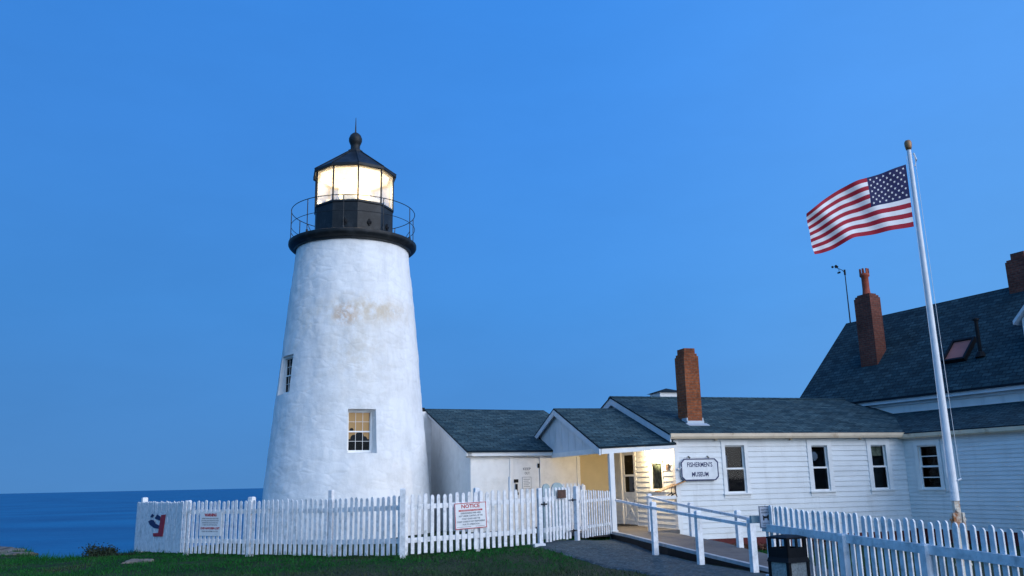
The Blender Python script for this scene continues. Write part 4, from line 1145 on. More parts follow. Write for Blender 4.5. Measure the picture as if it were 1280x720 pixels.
# skylight
dz = Vector((1, 0, KE)).normalized(); dn_ = Vector((-KE, 0, 1)).normalized()
Ts = Matrix(((dz.x, 0, dn_.x, 2.43), (0, 1, 0, -.36), (dz.z, 0, dn_.z, hz(2.43)), (0, 0, 0, 1)))
b = MB()
w_, h_ = .38, .46
b.box((-h_, -w_, -.05), (-h_ + .07, w_, .13), 0, Ts); b.box((h_ - .07, -w_, -.05), (h_, w_, .13), 0, Ts); b.box((-h_ + .07, -w_, -.05), (h_ - .07, -w_ + .07, .13), 0, Ts); b.box((-h_ + .07, w_ - .07, -.05), (h_ - .07, w_, .13), 0, Ts)
sk = b.build('skylight', M['black'], hr)
b = MB(); b.box((-h_ + .07, -w_ + .07, .06), (h_ - .07, w_ - .07, .08), 0, Ts); b.build('skylight_pane', M['pink_reflection'], sk)
b = MB(); b.tube([(2.2, -1.15, hz(2.2) - .1), (2.2, -1.15, hz(2.2) + 1.05)], .05, 10); b.lathe([(.16, hz(2.2) - .02), (.09, hz(2.2) + .12), (.05, hz(2.2) + .14)], 12, c=(2.2, -1.15)); b.lathe([(.085, hz(2.2) + 1.03), (.085, hz(2.2) + 1.09), (.0, hz(2.2) + 1.12)], 12, c=(2.2, -1.15))
b.build('vent_pipe', M['black'], hr)
# dormer
b = MB(); b.box((2.0, -4.4, 4.4), (2.08, -2.62, 5.62)); b.box((2.08, -2.72, 4.5), (3.9, -2.62, 5.60)); b.box((2.08, -4.4, 4.5), (3.9, -4.30, 5.60))
b.prism([(-4.4, 5.62), (-2.62, 5.62), (-3.51, 6.5)], 2.0, 2.08, 0, Matrix(((0, 1, 0, 0), (1, 0, 0, 0), (0, 0, 1, 0), (0, 0, 0, 1))))
dm = b.build('dormer', M['siding'], hr)
b = MB()
for s, ye in ((1, -2.46), (-1, -4.56)):
    P = [(1.85, ye, 5.50), (4.5, ye, 5.50), (4.5, -3.51, 6.55), (1.85, -3.51, 6.55)]
    if s < 0: P = P[::-1]
    b.hexa(P + [(p[0], p[1], p[2] + .1) for p in P])
b.build('dormer_roof', M['trim_grey'], dm)

# weather mast
wm = empty('weather_mast', Hw(4.3, 5.25, 7.02), HA, 'thin metal weather mast with wind cups at the end of the house ridge', 'weather mast')
b = MB(); b.tube([(0, 0, 0), (0, 0, 2.05)], [.025, .016], 6); b.tube([(0, 0, 1.95), (0, .12, 2.08), (0, .42, 2.25)], .012, 6); b.tube([(0, 0, 1.86), (0, 0, 2.06)], .035, 8); b.build('mast', M['black'], wm)
b = MB()
for k in range(3):
    a = 2 * math.pi * k / 3
    p = Vector((0 + .10 * math.cos(a), .42 + .10 * math.sin(a), 2.28)); b.tube([(0, .42, 2.28), p], .008, 5)
    b.lathe([(.0, 2.235), (.035, 2.25), (.045, 2.28), (.035, 2.31), (0, 2.325)], 10, c=(p.x, p.y))
b.tube([(0, .42, 2.22), (0, .42, 2.32)], .018, 6)
b.build('wind_cups', M['black'], wm)
b = MB(); b.tube([(0, .26, 2.165), (0, .26, 2.02)], .01, 5); b.box((-.01, .2, 1.98), (.01, .34, 2.04)); b.build('sensor', M['black'], wm)

# ------------------------------------------------------------------ picket fences
def picket_shape(w, h):
    r = w / 2
    return [(-r, 0), (r, 0), (r, h - r * 1.1), (r * .72, h - r * .4), (r * .3, h - r * .05), (-r * .3, h - r * .05), (-r * .72, h - r * .4), (-r, h - r * 1.1)]
def fence_run(root, O, a, c, za, zc, hgt, sp=.135, w=.072, side=1, rails=(.22, .86), rail_h=.095, first=.5, jitter=.012, skip=()):
    """pickets from a to c (world xy), bottom heights za..zc; side=+1 pickets on the camera side of the rails"""
    a = Vector((a[0], a[1], 0)); c = Vector((c[0], c[1], 0)); L_ = (c - a).length; d = (c - a) / L_; nn = Vector((d.y, -d.x, 0)) * side
    O = Vector(O)
    n_ = int(round(L_ / sp)); b = MB()
    for i in range(n_):
        t = (i + first) / n_
        if any(s0 < t < s1 for s0, s1 in skip): continue
        p = a + d * (L_ * t); z = za + (zc - za) * t + random.uniform(-jitter, jitter)
        hh = (hgt if not isinstance(hgt, tuple) else hgt[0] + (hgt[1] - hgt[0]) * t) + random.uniform(-jitter, jitter)
        tl = random.gauss(0, .006); p = p + d * random.gauss(0, .003)
        T = Matrix(((d.x, nn.x, 0, p.x - O.x), (d.y, nn.y, 0, p.y - O.y), (0, 0, 1, z - O.z), (0, 0, 0, 1))) @ Matrix.Rotation(tl, 4, 'Y')
        if side < 0: T = T @ Matrix.Identity(4)
        b.prism(picket_shape(w * random.uniform(.96, 1.04), hh), .0, .02, 0, T)
    b.build('pickets', M['fence'], root)
    for r in rails:
        b = MB()
        P = []
        for (p, z) in ((a, za), (c, zc)):
            for o_ in (-.04, -.002): 
                P.append((p + nn * o_ + Vector((0, 0, z + r)) - O, p + nn * o_ + Vector((0, 0, z + r + rail_h)) - O))
        b.hexa([P[0][0], P[2][0], P[3][0], P[1][0], P[0][1], P[2][1], P[3][1], P[1][1]])
        b.build('rail', M['fence'], root)
def fpost(root, O, x, y, z0, z1, s=.1, rot=0.0, m=None, name='post'):
    b = MB(); T = Matrix.Translation((x - O[0], y - O[1], -O[2])) @ Matrix.Rotation(rot, 4, 'Z'); q = s / 2
    b.box((-q, -q, z0), (q, q, z1 - .02), 0, T)
    b.hexa([(-q, -q, z1 - .02), (q, -q, z1 - .02), (q, q, z1 - .02), (-q, q, z1 - .02), (-q * .75, -q * .75, z1), (q * .75, -q * .75, z1), (q * .75, q * .75, z1), (-q * .75, q * .75, z1)], 0, T)
    return b.build(name, m or M['fence'], root)

P0, P1, P2, P3 = (-9.95, 23.0), (-7.75, 20.4), (-2.27, 17.5), (.5, 19.0)
FO = (-7.75, 20.4, .12)
fe = empty('picket_fence', FO, 0, 'long white picket fence curving along the lawn in front of the tower', 'fence', 'white picket fences')
fence_run(fe, FO, P0, P1, .07, .18, (1.25, 1.15), sp=.10, w=.088)
fence_run(fe, FO, P1, (-3.95, 18.4), .18, .20, 1.15)
fence_run(fe, FO, (-3.95, 18.4), P2, .20, .25, (1.15, 1.14))
fence_run(fe, FO, P2, (-.8, 18.3), .25, .28, (1.14, 1.15))
fence_run(fe, FO, (-.8, 18.3), (.42, 18.96), .28, .31, 1.16)
an1 = math.atan2(-2.9, 5.48); an2 = math.atan2(1.5, 2.77)
for (x, y, z1, rt, off, s) in ((-9.75, 22.75, 1.42, math.atan2(-2.6, 2.2), .07, .13), (-7.70, 20.42, 1.35, an1, .07, .09), (-5.94, 19.44, 1.41, an1, .08, .12), (-3.95, 18.4, 1.53, an1, .08, .09), (-2.27, 17.5, 1.53, 0, .0, .11), (-.8, 18.3, 1.51, an2, .08, .10)):
    nx_, ny_ = math.sin(rt), -math.cos(rt)
    fpost(fe, FO, x - nx_ * off, y - ny_ * off, -.1, z1, s, rt)
b = fpost(fe, FO, .50, 19.02, .2, 1.47, .09, an2); 
# gate and its hinge post
GA = math.atan2(.95, .78)
ga = empty('picket_gate', (.55, 19.1, .28), 0, 'white picket gate with black hinges beside the gravel path', 'gate')
GO = (.55, 19.1, .28)
fence_run(ga, GO, (.60, 19.10), (1.22, 19.88), .33, .36, 1.13, sp=.125, w=.07, rails=(.2, .85))
b = MB()
for z in (.52, 1.19):
    p = Vector((1.25, 19.86, z)) - Vector(GO); d = Vector((.62, .78, 0)).normalized(); n_ = Vector((d.y, -d.x, 0)) * .03
    b.tube([p - d * .15 + n_, p + d * .02 + n_], [.008, .02], 6); b.tube([p + d * .02 + n_, p + d * .14 + n_], [.02, .008], 6); b.tube([p + n_ + Vector((0, 0, -.035)), p + n_ + Vector((0, 0, .035))], .014, 6)
b.build('hinge', M['black'], ga)
b = MB(); p = Vector((.60, 19.06, 1.13)) - Vector(GO); b.tube([p + Vector((-.06, -.09, 0)), p + Vector((.06, 0, 0))], .018, 6); b.tube([p + Vector((0, -.05, -.05)), p + Vector((0, -.05, .05))], .014, 6); b.build('latch', M['black'], ga)
b = MB(); T = Matrix.Translation((.98 - .55, 19.53 - 19.1, 1.33 - .28)) @ Matrix.Rotation(GA, 4, 'Z'); b.box((-.15, -.05, -.09), (.15, -.03, .09), 0, T); b.box((-.12, -.053, -.06), (.12, -.05, .06), 1, T)
o = b.build('gate_plaque', [M['brown'], M['brown']]); o.location = GO; tag(o, 'small weathered brown plaque fixed to the picket gate', 'plaque')
RO = (1.36, 20.02, .28)
rf_ = empty('picket_fence', RO, 0, 'short white picket fence between the gate and the porch post', 'fence', 'white picket fences')
fpost(rf_, RO, 1.36, 20.02, .2, 1.49, .09, GA)
fence_run(rf_, RO, (1.46, 20.14), (2.28, 21.28), .33, .36, (1.08, 1.0), sp=.11, w=.045, rails=(.2, .78), rail_h=.06)
IO = (1.05, 22.2, .28)
fi = empty('picket_fence', IO, 0, 'short inner white picket fence behind the gate near the porch', 'fence', 'white picket fences')
fence_run(fi, IO, (1.05, 22.2), (1.75, 22.5), .35, .35, 1.2, sp=.105, w=.06)
fpost(fi, IO, 1.72, 22.55, .2, 1.5, .1, .4)
for (x, y, w2_, zt) in ((.70, 20.6, .17, 1.56), (.98, 20.9, .30, 1.58)):
    b = MB(); pts = [(-w2_ / 2, 0)] + [(w2_ / 2, 0)] + [(w2_ / 2 * math.cos(t), zt - .3 - w2_ / 2 + w2_ / 2 * math.sin(t)) for t in np.linspace(0, math.pi, 10)]
    b.prism(pts, -.03, .03); o = b.build('rounded_board', M['teal']); o.location = (x, y, .3); o.rotation_euler = (0, 0, .35)
    tag(o, ('narrow' if w2_ < .2 else 'wide') + ' weathered grey green board with rounded top behind the gate', 'board', 'weathered rounded boards')
b = MB(); b.tube([(0, 0, 0), (0, 0, 1.48)], .035, 8); o = b.build('slim_post', M['trim_grey']); o.location = (-.17, 23.0, .27); tag(o, 'slim grey post standing in front of the outbuilding door', 'post')

# fence on the right beside the path
QO = (3.5, 12.5, 0)
fr_ = empty('picket_fence', QO, 0, 'white picket fence at right running toward the viewer past the flagpole', 'fence', 'white picket fences')
qa, qb = (3.5, 12.5), (5.45, 6.9)
fence_run(fr_, QO, qa, qb, .02, -.20, 1.19, sp=.113, w=.062, side=-1, rails=(.16, .84), rail_h=.10)
dq = Vector((qb[0] - qa[0], qb[1] - qa[1], 0)).normalized(); rq = math.atan2(dq.y, dq.x)
for t, zz_, off in ((.06, 1.12, -.075), (1.68, .905, .05), (2.98, .86, .05), (4.5, .80, .05)):
    p = Vector((qa[0], qa[1], 0)) + dq * t
    n_ = Vector((dq.y, -dq.x, 0))
    fpost(fr_, QO, p.x + n_.x * off, p.y + n_.y * off, -.3, zz_ , .085, rq)
b = MB(); b.box((-.07, -.03, -.05), (.07, .03, .05), 0, Matrix.Translation((3.38 - 3.5, 12.5 - 12.5, 1.02)) @ Matrix.Rotation(.2, 4, 'Z')); b.build('rail_bracket', M['teal'], fr_)

# ------------------------------------------------------------------ signs on the fences
def flat_sign(name, label, c, ang, w, h, border=None, body=None, tilt=0.0):
    r = empty(name, c, ang, label, 'sign')
    b = MB(); b.box((-w / 2, -.006, -h / 2), (w / 2, .006, h / 2)); b.build('board', body or M['board'], r)
    if border:
        b = MB(); q = .014
        for (x0, z0, x1, z1) in ((-w / 2, -h / 2, w / 2, -h / 2 + q), (-w / 2, h / 2 - q, w / 2, h / 2), (-w / 2, -h / 2 + q, -w / 2 + q, h / 2 - q), (w / 2 - q, -h / 2 + q, w / 2, h / 2 - q)):
            b.box((x0, -.009, z0), (x1, -.0062, z1))
        b.build('border', border, r)
    r.rotation_euler = (0, tilt, ang)
    return r
def TXT(x, z): return plane_T((x, -.0085, z), (1, 0, 0), (0, 0, 1))
def on_line(a, c, px):  # point of segment a-c at x
    t = (px - a[0]) / (c[0] - a[0]); return a[1] + t * (c[1] - a[1])
nx0 = -.97; ny0 = on_line(P2, (-.8, 18.3), nx0)
nn = Vector((math.sin(an2), -math.cos(an2), 0))
ns = flat_sign('notice_sign', 'white notice sign with red heading on the tower picket fence', (nx0 + nn.x * .035, ny0 + nn.y * .035, .955), an2, .72, .52, M['red'], tilt=R(-2.0))
b = MB(); add_text(b, 'NOTICE', .105, TXT(0, .188), 0, .42, .003); b.box((-.27, -.0095, .092), (.27, -.0062, .124), 0); b.build('heading', M['red'], ns)
b = MB(); add_text(b, 'GOVERNMENT PROPERTY', .026, plane_T((0, -.0108, .108), (1, 0, 0), (0, 0, 1)), 0, .46)
b.build('band_lettering', M['board'], ns)
b = MB()
for k, (tx, w_) in enumerate((('SURROUNDING PARK AREA', .46), ('NOT UNDER CONTROL OF THE', .54), ('COAST GUARD AND THE', .42), ('COAST GUARD IS NOT RESPONSIBLE', .64), ('FOR ITS OPERATION', .38))):
    add_text(b, tx, .046, TXT(0, .052 - k * .056), 0, w_, .0014)
b.box((-.32, -.0085, -.222), (-.0, -.0062, -.215)); b.box((.10, -.0085, -.222), (.31, -.0062, -.215))
b.build('lettering', M['grey_print'], ns)
wx0 = -6.93; wy0 = on_line(P1, P2, wx0); nn = Vector((math.sin(an1), -math.cos(an1), 0))
ws = flat_sign('warning_sign', 'white warning sign with red lettering on the fence near the corner', (wx0 + nn.x * .035, wy0 + nn.y * .035, .83), an1, .68, .53)
b = MB(); add_text(b, 'WARNING', .085, TXT(0, .19), 0, .38, .005); b.build('heading', M['red'], ws)
b = MB(); add_text(b, 'LIVES HAVE BEEN LOST', .06, TXT(0, -.10), 0, .60, .003); b.build('heading', M['red'], ws)
b = MB()
for k, (w_) in enumerate((.52, .54, .50, .46)):
    add_text(b, ('SLIPPERY ROCKS AND HEAVY SURF', 'STAY WELL BACK FROM THE WATER', 'UNEXPECTED LARGE WAVES CAN', 'SWEEP YOU OFF THE ROCKS')[k], .036, TXT(-.01, .115 - k * .047), 0, w_, .0008)
add_text(b, 'PLEASE USE EXTREME CAUTION', .034, TXT(0, -.165), 0, .5, .0008)
b.build('lettering', M['grey_print'], ws)
# red and navy emblem on the end of the fence
ang0 = math.atan2(P1[1] - P0[1], P1[0] - P0[0]); nn = Vector((math.sin(ang0), -math.cos(ang0), 0))
tq = .42; ex_, ey_ = P0[0] + (P1[0] - P0[0]) * tq, P0[1] + (P1[1] - P0[1]) * tq
em = empty('fence_emblem', (ex_ + nn.x * .032, ey_ + nn.y * .032, .80), ang0, 'red and navy emblem mounted on the angled end of the fence', 'emblem')
SC = .43
def poly(mb, pts): mb.prism([(x * SC * 2.75, z * SC * 1.12) for x, z in pts], -.004, .002)
b = MB()
poly(b, [(.02, -.50), (.34, -.46), (.46, .42), (.72, .46), (.62, -.62), (.06, -.66)][::1])
b.build('red_stroke', M['red'], em)
b = MB()
poly(b, [(-.34, .06), (-.22, -.10), (.06, -.24), (.37, -.26), (.39, -.10), (.14, -.02), (.02, .14), (-.18, .16)]); poly(b, [(-.22, .30), (-.08, .28), (.0, .40), (-.12, .46)]); poly(b, [(.06, .24), (.40, .14), (.42, .34), (.20, .44)]); 
b.build('navy_stroke', M['navy'], em)
# notice on the first post of the right fence
sp_ = Vector((qa[0], qa[1], 0)) + Vector((-.02, -.05, 0))
ss = flat_sign('post_sign', 'small grey sign with dark animal symbol on the end fence post', (sp_.x + .03, sp_.y - .06, 1.055), .10, .205, .30, M['grey_print'], M['board_grey'])
b = MB(); add_text(b, 'SERVICE', .036, TXT(0, .10), 0, .15, .001); add_text(b, 'ANIMALS', .036, TXT(0, .062), 0, .15, .001)
add_text(b, 'WELCOME', .028, TXT(0, -.085), 0, .13, .0008); add_text(b, 'ON LEASH', .026, TXT(0, -.115), 0, .13, .0008); b.build('lettering', M['grey_print'], ss)
b = MB(); b.prism([(-.05, -.045), (-.035, -.045), (-.03, -.015), (.01, -.015), (.015, -.045), (.03, -.045), (.03, .0), (.05, .02), (.045, .038), (.02, .03), (.005, .012), (-.035, .012), (-.055, .028), (-.05, .0)], -.009, -.0062); b.build('symbol', M['black'], ss)

# ------------------------------------------------------------------ litter bin
bn = empty('litter_bin', (3.48, 11.45, -.02), R(28), 'black hooded litter bin with grey panels in front of the fence', 'litter bin')
s = .158
b = MB()
for sx in (-1, 1):
    for sy in (-1, 1): b.box((sx * s - .022, sy * s - .022, 0), (sx * s + .022, sy * s + .022, .56))
b.box((-s, -s, .02), (s, s, .06)); b.build('frame', M['black'], bn)
b = MB()
for k in range(4): b.box((-s + .022, -s - .01, .06), (s - .022, -s + .012, .56), 0, Matrix.Rotation(k * math.pi / 2, 4, 'Z'))
b.build('panel', M['bin'], bn)
b = MB()
for k in range(4):
    T = Matrix.Rotation(k * math.pi / 2, 4, 'Z'); q = s + .032; q2 = s + .012
    b.hexa([(-q, -q, .56), (q, -q, .56), (q - .02, -q + .02, .56), (-q + .02, -q + .02, .56), (-q2, -q2, .62), (q2, -q2, .62), (q2 - .02, -q2 + .02, .62), (-q2 + .02, -q2 + .02, .62)], 0, T)
    b.box((-q2, -q2, .62), (q2, -q2 + .02, .735), 0, T)
    b.box((-q2, -q2, .735), (-q2 + .05, -q2 + .02, .845), 0, T); b.box((q2 - .05, -q2, .735), (q2, -q2 + .02, .845), 0, T); b.box((-.018, -q2, .735), (.018, -q2 + .015, .845), 0, T)
b.build('hood', M['black'], bn)
b = MB(); q = s + .02
b.box((-q, -q, .845), (q, q, .865))
b.hexa([(-q, -q, .865), (q, -q, .865), (q, q, .865), (-q, q, .865), (-q * .5, -q * .5, .89), (q * .5, -q * .5, .89), (q * .5, q * .5, .89), (-q * .5, q * .5, .89)])
b.build('lid', M['black'], bn)

# ------------------------------------------------------------------ flagpole and flag
PX, PY = 5.75, 11.5
fp = empty('flagpole', (PX, PY, -.05), 0, 'tall white flagpole on a rusty hinged base behind the right fence', 'flagpole')
b = MB(); b.tube([(0, 0, 1.30), (0, 0, 6.22)], [.052, .028], 16); b.build('pole', M['pole'], fp)
b = MB(); b.lathe([(0, 6.20), (.035, 6.20), (.045, 6.24), (.05, 6.27), (.05, 6.31), (.035, 6.34), (0, 6.35)], 20); b.build('finial', M['gold'], fp, weld=True)
b = MB(); b.box((-.075, -.05, -.1), (-.045, .05, 1.15)); b.box((.045, -.05, -.1), (.075, .05, 1.15)); b.tube([(-.10, 0, 1.06), (.10, 0, 1.06)], .022, 8); b.tube([(-.10, 0, .5), (.10, 0, .5)], .022, 8); b.box((-.036, -.036, .02), (.036, .036, 1.31)); b.tube([(0, -.052, 1.18), (0, .052, 1.18)], .03, 8)
b.build('hinged_base', M['rusty'], fp)
b = MB()
b.tube([(-.06, -.03, 6.1), (-.065, -.035, 3.5), (-.085, -.04, 1.6)], .003, 5); b.tube([(.055, -.03, 6.1), (.07, -.035, 3.5), (.085, -.04, 1.6)], .003, 5)
b.tube([(.04, -.05, 1.56), (.09, -.05, 1.58)], .012, 6); b.tube([(.06, 0, 6.15), (.09, 0, 6.05), (.06, 0, 5.95)], .012, 6)
b.build('halyard', M['trim_grey'], fp)
# flag: hoist at the pole, blowing to the left; nodes of top and bottom edge in metres from the hoist
U_ = np.linspace(0, 1, 79); V_ = np.linspace(0, 1, 53)
topx = np.interp(U_, [0, .38, .52, .66, .82, 1.0], [0, -.56, -.77, -.98, -1.23, -1.51]); topz = np.interp(U_, [0, .38, .52, .66, .82, .92, 1.0], [-.05, -.24, -.31, -.39, -.56, -.68, -.77])
botx = np.interp(U_, [0, .40, .58, .80, 1.0], [0, -.60, -.86, -1.19, -1.46]); botz = np.interp(U_, [0, .40, .58, .68, .80, .9, 1.0], [-.98, -1.08, -1.13, -1.20, -1.29, -1.34, -1.37])
k_ = np.ones(7) / 7
def sm(a):
    p = np.concatenate([2 * a[0] - a[6:0:-1], a, 2 * a[-1] - a[-2:-8:-1]]); return np.convolve(np.convolve(p, k_, 'same'), k_, 'same')[6:-6]
topx, topz, botx, botz = map(sm, (topx, topz, botx, botz))
def flag_p(i, j):
    u, v = U_[i], V_[j]
    x = topx[i] * (1 - v) + botx[i] * v; z = topz[i] * (1 - v) + botz[i] * v
    ph = 2 * math.pi * (u * 1.9 + v * .55)
    y = -.075 * u * (1 - .6 * u ** 3) * math.sin(ph * 1.25 + .4) - .04 * u + .018 * u * math.sin(ph * 2.6 + 1)
    z += .016 * u * (1 - u ** 2) * math.sin(ph * 1.25 + 1.2)
    return Vector((x, y, z))
fl_ = empty('flag', (PX - .07, PY, 5.98), 0, 'American flag with stars and stripes flying from the flagpole', 'flag')
b = MB(); cant_u, cant_v = .40, 7 / 13
for i in range(78):
    for j in range(52):
        uc = (U_[i] + U_[i + 1]) / 2; vc = (V_[j] + V_[j + 1]) / 2
        mi = 2 if (uc < cant_u and vc < cant_v) else (0 if int(vc * 13) % 2 == 0 else 1)
        b.face([flag_p(i, j + 1), flag_p(i + 1, j + 1), flag_p(i + 1, j), flag_p(i, j)], mi, None, True)
b.build('cloth', [M['crimson'], M['white_cloth'], M['navy_cloth']], fl_, weld=True)
def flag_at(u, v):
    i = min(int(u * 78), 77); j = min(int(v * 52), 51); fu = u * 78 - i; fv = v * 52 - j
    return (flag_p(i, j) * (1 - fu) + flag_p(i + 1, j) * fu) * (1 - fv) + (flag_p(i, j + 1) * (1 - fu) + flag_p(i + 1, j + 1) * fu) * fv
b = MB()
for r in range(9):
    for c in range(6 if r % 2 == 0 else 5):
        u = cant_u * ((2 * c + 1 + (r % 2)) / 12); v = cant_v * ((r + 1) / 10)
        p = flag_at(u, v); du = (flag_at(u + .01, v) - p).normalized(); dv = (flag_at(u, v + .01) - p).normalized(); nn = du.cross(dv).normalized()
        for sgn in (1, -1):
            pts = []
            for k in range(10):
                rr = .021 if k % 2 == 0 else .009; a = math.pi / 2 + k * math.pi / 5
                pts.append(p + du * rr * math.cos(a) - dv * rr * math.sin(a) + nn * (.003 * sgn))
            cpt = p + nn * (.003 * sgn)
            for k in range(10): b.face([cpt, pts[k], pts[(k + 1) % 10]])
b.build('stars', M['white_cloth'], fl_)

# ------------------------------------------------------------------ rocks, bush, leaf litter
def rock(name, label, loc, sx, sy, sz, seed, group=None):
    import bmesh
    bm = bmesh.new(); bmesh.ops.create_icosphere(bm, subdivisions=4, radius=1)
    for v in bm.verts:
        p = v.co * 1.6 + Vector((seed, seed * 2.1, 0)); f = 1 + .35 * noise.noise(p) + .18 * noise.noise(p * 2.7) + .07 * noise.noise(p * 6)
        v.co = Vector((v.co.x * sx * f, v.co.y * sy * f, v.co.z * sz * f))
    me = bpy.data.meshes.new(name); bm.to_mesh(me); bm.free(); me.materials.append(M['rock'])
    o = bpy.data.objects.new(name, me); C.objects.link(o); o.location = loc; tag(o, label, 'rock', group)
    return o
rock('rock', 'low pale rock half sunk in the grass near the fence corner', (-8.15, 19.1, .03), .40, .34, .13, 3.1, 'rocks on the bluff')
rock('rock', 'broad flat brown rock at the far left edge of the bluff', (-14.95, 24.0, -.02), 1.6, .5, .19, 5.2, 'rocks on the bluff')
rock('rock', 'small brown rock right of the broad flat rock on the bluff', (-13.2, 23.3, -.02), .5, .3, .10, 7.7, 'rocks on the bluff')
b = MB(); b.box((-.12, -.06, 0), (.12, .06, .07)); o = b.build('stone_block', M['board']); o.location = (.47, 19.0 - .18, .255); o.rotation_euler = (0, 0, .3); tag(o, 'small pale stone block under the gate post', 'stone')
def bush(name, label, cat, loc, rx, ry, rz, n, leaf, m, stems=8, seed=1, group=None):
    r = empty(name, loc, 0, label, cat, group); rs = random.Random(seed)
    b = MB()
    cl = [(Vector((rs.uniform(-rx, rx) * .7, rs.uniform(-ry, ry) * .7, rz * rs.uniform(.3, .9))), rs.uniform(.25, .5)) for _ in range(stems)]
    for i in range(n):
        c, rr = rs.choice(cl)
        p = c + Vector((rs.gauss(0, 1) * rx * rr * .6, rs.gauss(0, 1) * ry * rr * .6, rs.gauss(0, 1) * rz * rr * .45))
        if p.z < .02: p.z = rs.uniform(.02, .1)
        d = Vector((rs.gauss(0, 1), rs.gauss(0, 1), rs.gauss(0, 1))).normalized() * leaf * rs.uniform(.6, 1.3); e = d.cross(Vector((rs.gauss(0, 1), rs.gauss(0, 1), rs.gauss(0, 1)))).normalized() * leaf * .4
        b.face([p - d, p + e, p + d, p - e])
    b.build('foliage', m, r)
    b = MB()
    for c, rr in cl: b.tube([(c.x * .2, c.y * .2, -.05), (c.x * .6, c.y * .6, c.z * .5), tuple(c)], [.014, .01, .005], 5)
    b.build('stem', M['dead'], r)
    return r
bush('dark_bush', 'low dark ragged bush on the bluff edge against the sea', 'bush', (-10.25, 21.75, -.08), .36, .28, .32, 1900, .035, M['bush'], 9, 4)
bush('dark_bush', 'small dark bush on the grass by the fence end', 'bush', (-9.55, 21.6, -.05), .35, .25, .18, 500, .03, M['bush'], 6, 9)
for i, (x, sd) in enumerate(((1.3, 11), (2.5, 12), (3.7, 13), (5.0, 14), (6.2, 15))):
    p = Mw(x, -.5, .0)
    bush('dried_plant', 'dried red brown plant at the foot of the museum wall', 'plant', (p.x, p.y, zg(p.x, p.y) - .02), .55, .28, .2, 420, .05, M['dead'], 6, sd, 'dried plants along the museum wall')

# ------------------------------------------------------------------ sky and light
w = bpy.data.worlds.new('World'); bpy.context.scene.world = w; w.use_nodes = True
nt = w.node_tree; N, L = nt.nodes.new, nt.links.new
bg = nt.nodes['Background']
tc = N('ShaderNodeTexCoord'); sx = N('ShaderNodeSeparateXYZ'); L(tc.outputs['Generated'], sx.inputs[0])
ramp = N('ShaderNodeValToRGB'); e = ramp.color_ramp.elements
e[0].position = 0.0; e[0].color = (.078, .250, .58, 1)
e[1].position = 1.0; e[1].color = (.022, .115, .43, 1)
for p, c in ((.06, (.072, .252, .61)), (.20, (.060, .262, .69)), (.38, (.052, .250, .73)), (.56, (.044, .245, .76))):
    q = e.new(p); q.color = (*c, 1)
L(sx.outputs[2], ramp.inputs[0])
def dot(v):
    d = N('ShaderNodeVectorMath'); d.operation = 'DOT_PRODUCT'; L(tc.outputs['Generated'], d.inputs[0]); d.inputs[1].default_value = v; return d.outputs['Value']
def mr_(v, a, b_, c, d):
    r = N('ShaderNodeMapRange'); r.interpolation_type = 'SMOOTHSTEP'; r.inputs['From Min'].default_value = a; r.inputs['From Max'].default_value = b_; r.inputs['To Min'].default_value = c; r.inputs['To Max'].default_value = d; L(v, r.inputs['Value']); return r.outputs[0]
side = mr_(sx.outputs[0], -.6, .6, .92, 1.17)
warm = mr_(sx.outputs[0], .0, .6, 0., .035)
s1 = N('ShaderNodeVectorMath'); s1.operation = 'SCALE'; L(ramp.outputs[0], s1.inputs[0])
mps = N('ShaderNodeMapping'); mps.inputs['Scale'].default_value = (1.6, 1.6, 4.5); L(tc.outputs['Generated'], mps.inputs[0])
ns_ = N('ShaderNodeTexNoise'); ns_.inputs['Scale'].default_value = 1.5; ns_.inputs['Detail'].default_value = 6; ns_.inputs['Roughness'].default_value = .6; L(mps.outputs[0], ns_.inputs['Vector'])
hz_ = mr_(ns_.outputs['Fac'], .3, .7, .965, 1.035)
sm_ = N('ShaderNodeMath'); sm_.operation = 'MULTIPLY'; L(side, sm_.inputs[0]); L(hz_, sm_.inputs[1]); L(sm_.outputs[0], s1.inputs['Scale'])
glow = mr_(dot(Vector((.74, -.62, .26)).normalized()), .25, 1.0, 0., 1.)
gc = N('ShaderNodeVectorMath'); gc.operation = 'SCALE'; gc.inputs[0].default_value = (.95, .93, .95); L(glow, gc.inputs['Scale'])
ad = N('ShaderNodeVectorMath'); ad.operation = 'ADD'; L(s1.outputs[0], ad.inputs[0]); L(gc.outputs[0], ad.inputs[1])
bk = mr_(sx.outputs[1], .25, -.7, 0., 1.)
bv = N('ShaderNodeVectorMath'); bv.operation = 'SCALE'; bv.inputs[0].default_value = (.035, .15, .20); L(bk, bv.inputs['Scale'])
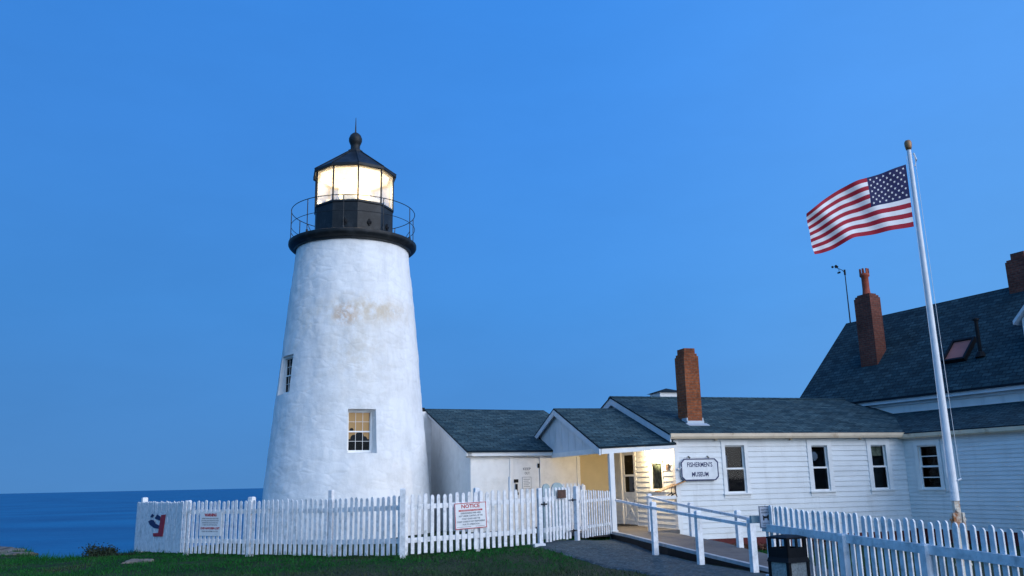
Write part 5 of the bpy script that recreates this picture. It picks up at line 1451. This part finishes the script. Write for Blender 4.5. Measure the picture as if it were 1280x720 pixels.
ad3 = N('ShaderNodeVectorMath'); ad3.operation = 'ADD'; L(ad.outputs[0], ad3.inputs[0]); L(bv.outputs[0], ad3.inputs[1]); ad = ad3
wc = N('ShaderNodeCombineXYZ'); cm = N('ShaderNodeMath'); cm.operation = 'MULTIPLY'; cm.inputs[1].default_value = 1.25; L(warm, cm.inputs[0]); L(warm, wc.inputs[0]); L(cm.outputs[0], wc.inputs[1])
ad2 = N('ShaderNodeVectorMath'); ad2.operation = 'ADD'; L(ad.outputs[0], ad2.inputs[0]); L(wc.outputs[0], ad2.inputs[1])
L(ad2.outputs[0], bg.inputs['Color']); bg.inputs['Strength'].default_value = 1.04

sun = bpy.data.lights.new('afterglow', 'SUN'); sun.energy = 1.55; sun.angle = R(45); sun.color = (1, .96, .93)
so = bpy.data.objects.new('afterglow', sun); C.objects.link(so)
so.rotation_euler = Vector((-.75, .62, -.30)).to_track_quat('-Z', 'Y').to_euler()

# ------------------------------------------------------------------ camera
cam = bpy.data.cameras.new('camera'); cam.sensor_width = 36; cam.lens = 36 * 1062 / 1280; cam.clip_end = 100000; cam.clip_start = .05
co = bpy.data.objects.new('camera', cam); C.objects.link(co)
pit, rol = R(12.9), R(1.2)
f = Vector((0, math.cos(pit), math.sin(pit))); up = Vector((0, -math.sin(pit), math.cos(pit))); rt = Vector((1, 0, 0))
rr = rt * math.cos(rol) - up * math.sin(rol); uu = rt * math.sin(rol) + up * math.cos(rol)
co.matrix_world = Matrix(((rr.x, uu.x, -f.x, 0), (rr.y, uu.y, -f.y, 0), (rr.z, uu.z, -f.z, 1.6), (0, 0, 0, 1)))
sc = bpy.context.scene; sc.camera = co
sc.view_settings.view_transform = 'Standard'; sc.view_settings.look = 'None'; sc.view_settings.exposure = 0.0; sc.view_settings.gamma = 1.0
sc.view_settings.use_curve_mapping = False
sc.render.engine = 'CYCLES'; sc.cycles.use_denoising = True; sc.cycles.max_bounces = 8; sc.cycles.transparent_max_bounces = 12
sc.cycles.sample_clamp_indirect = 6.0
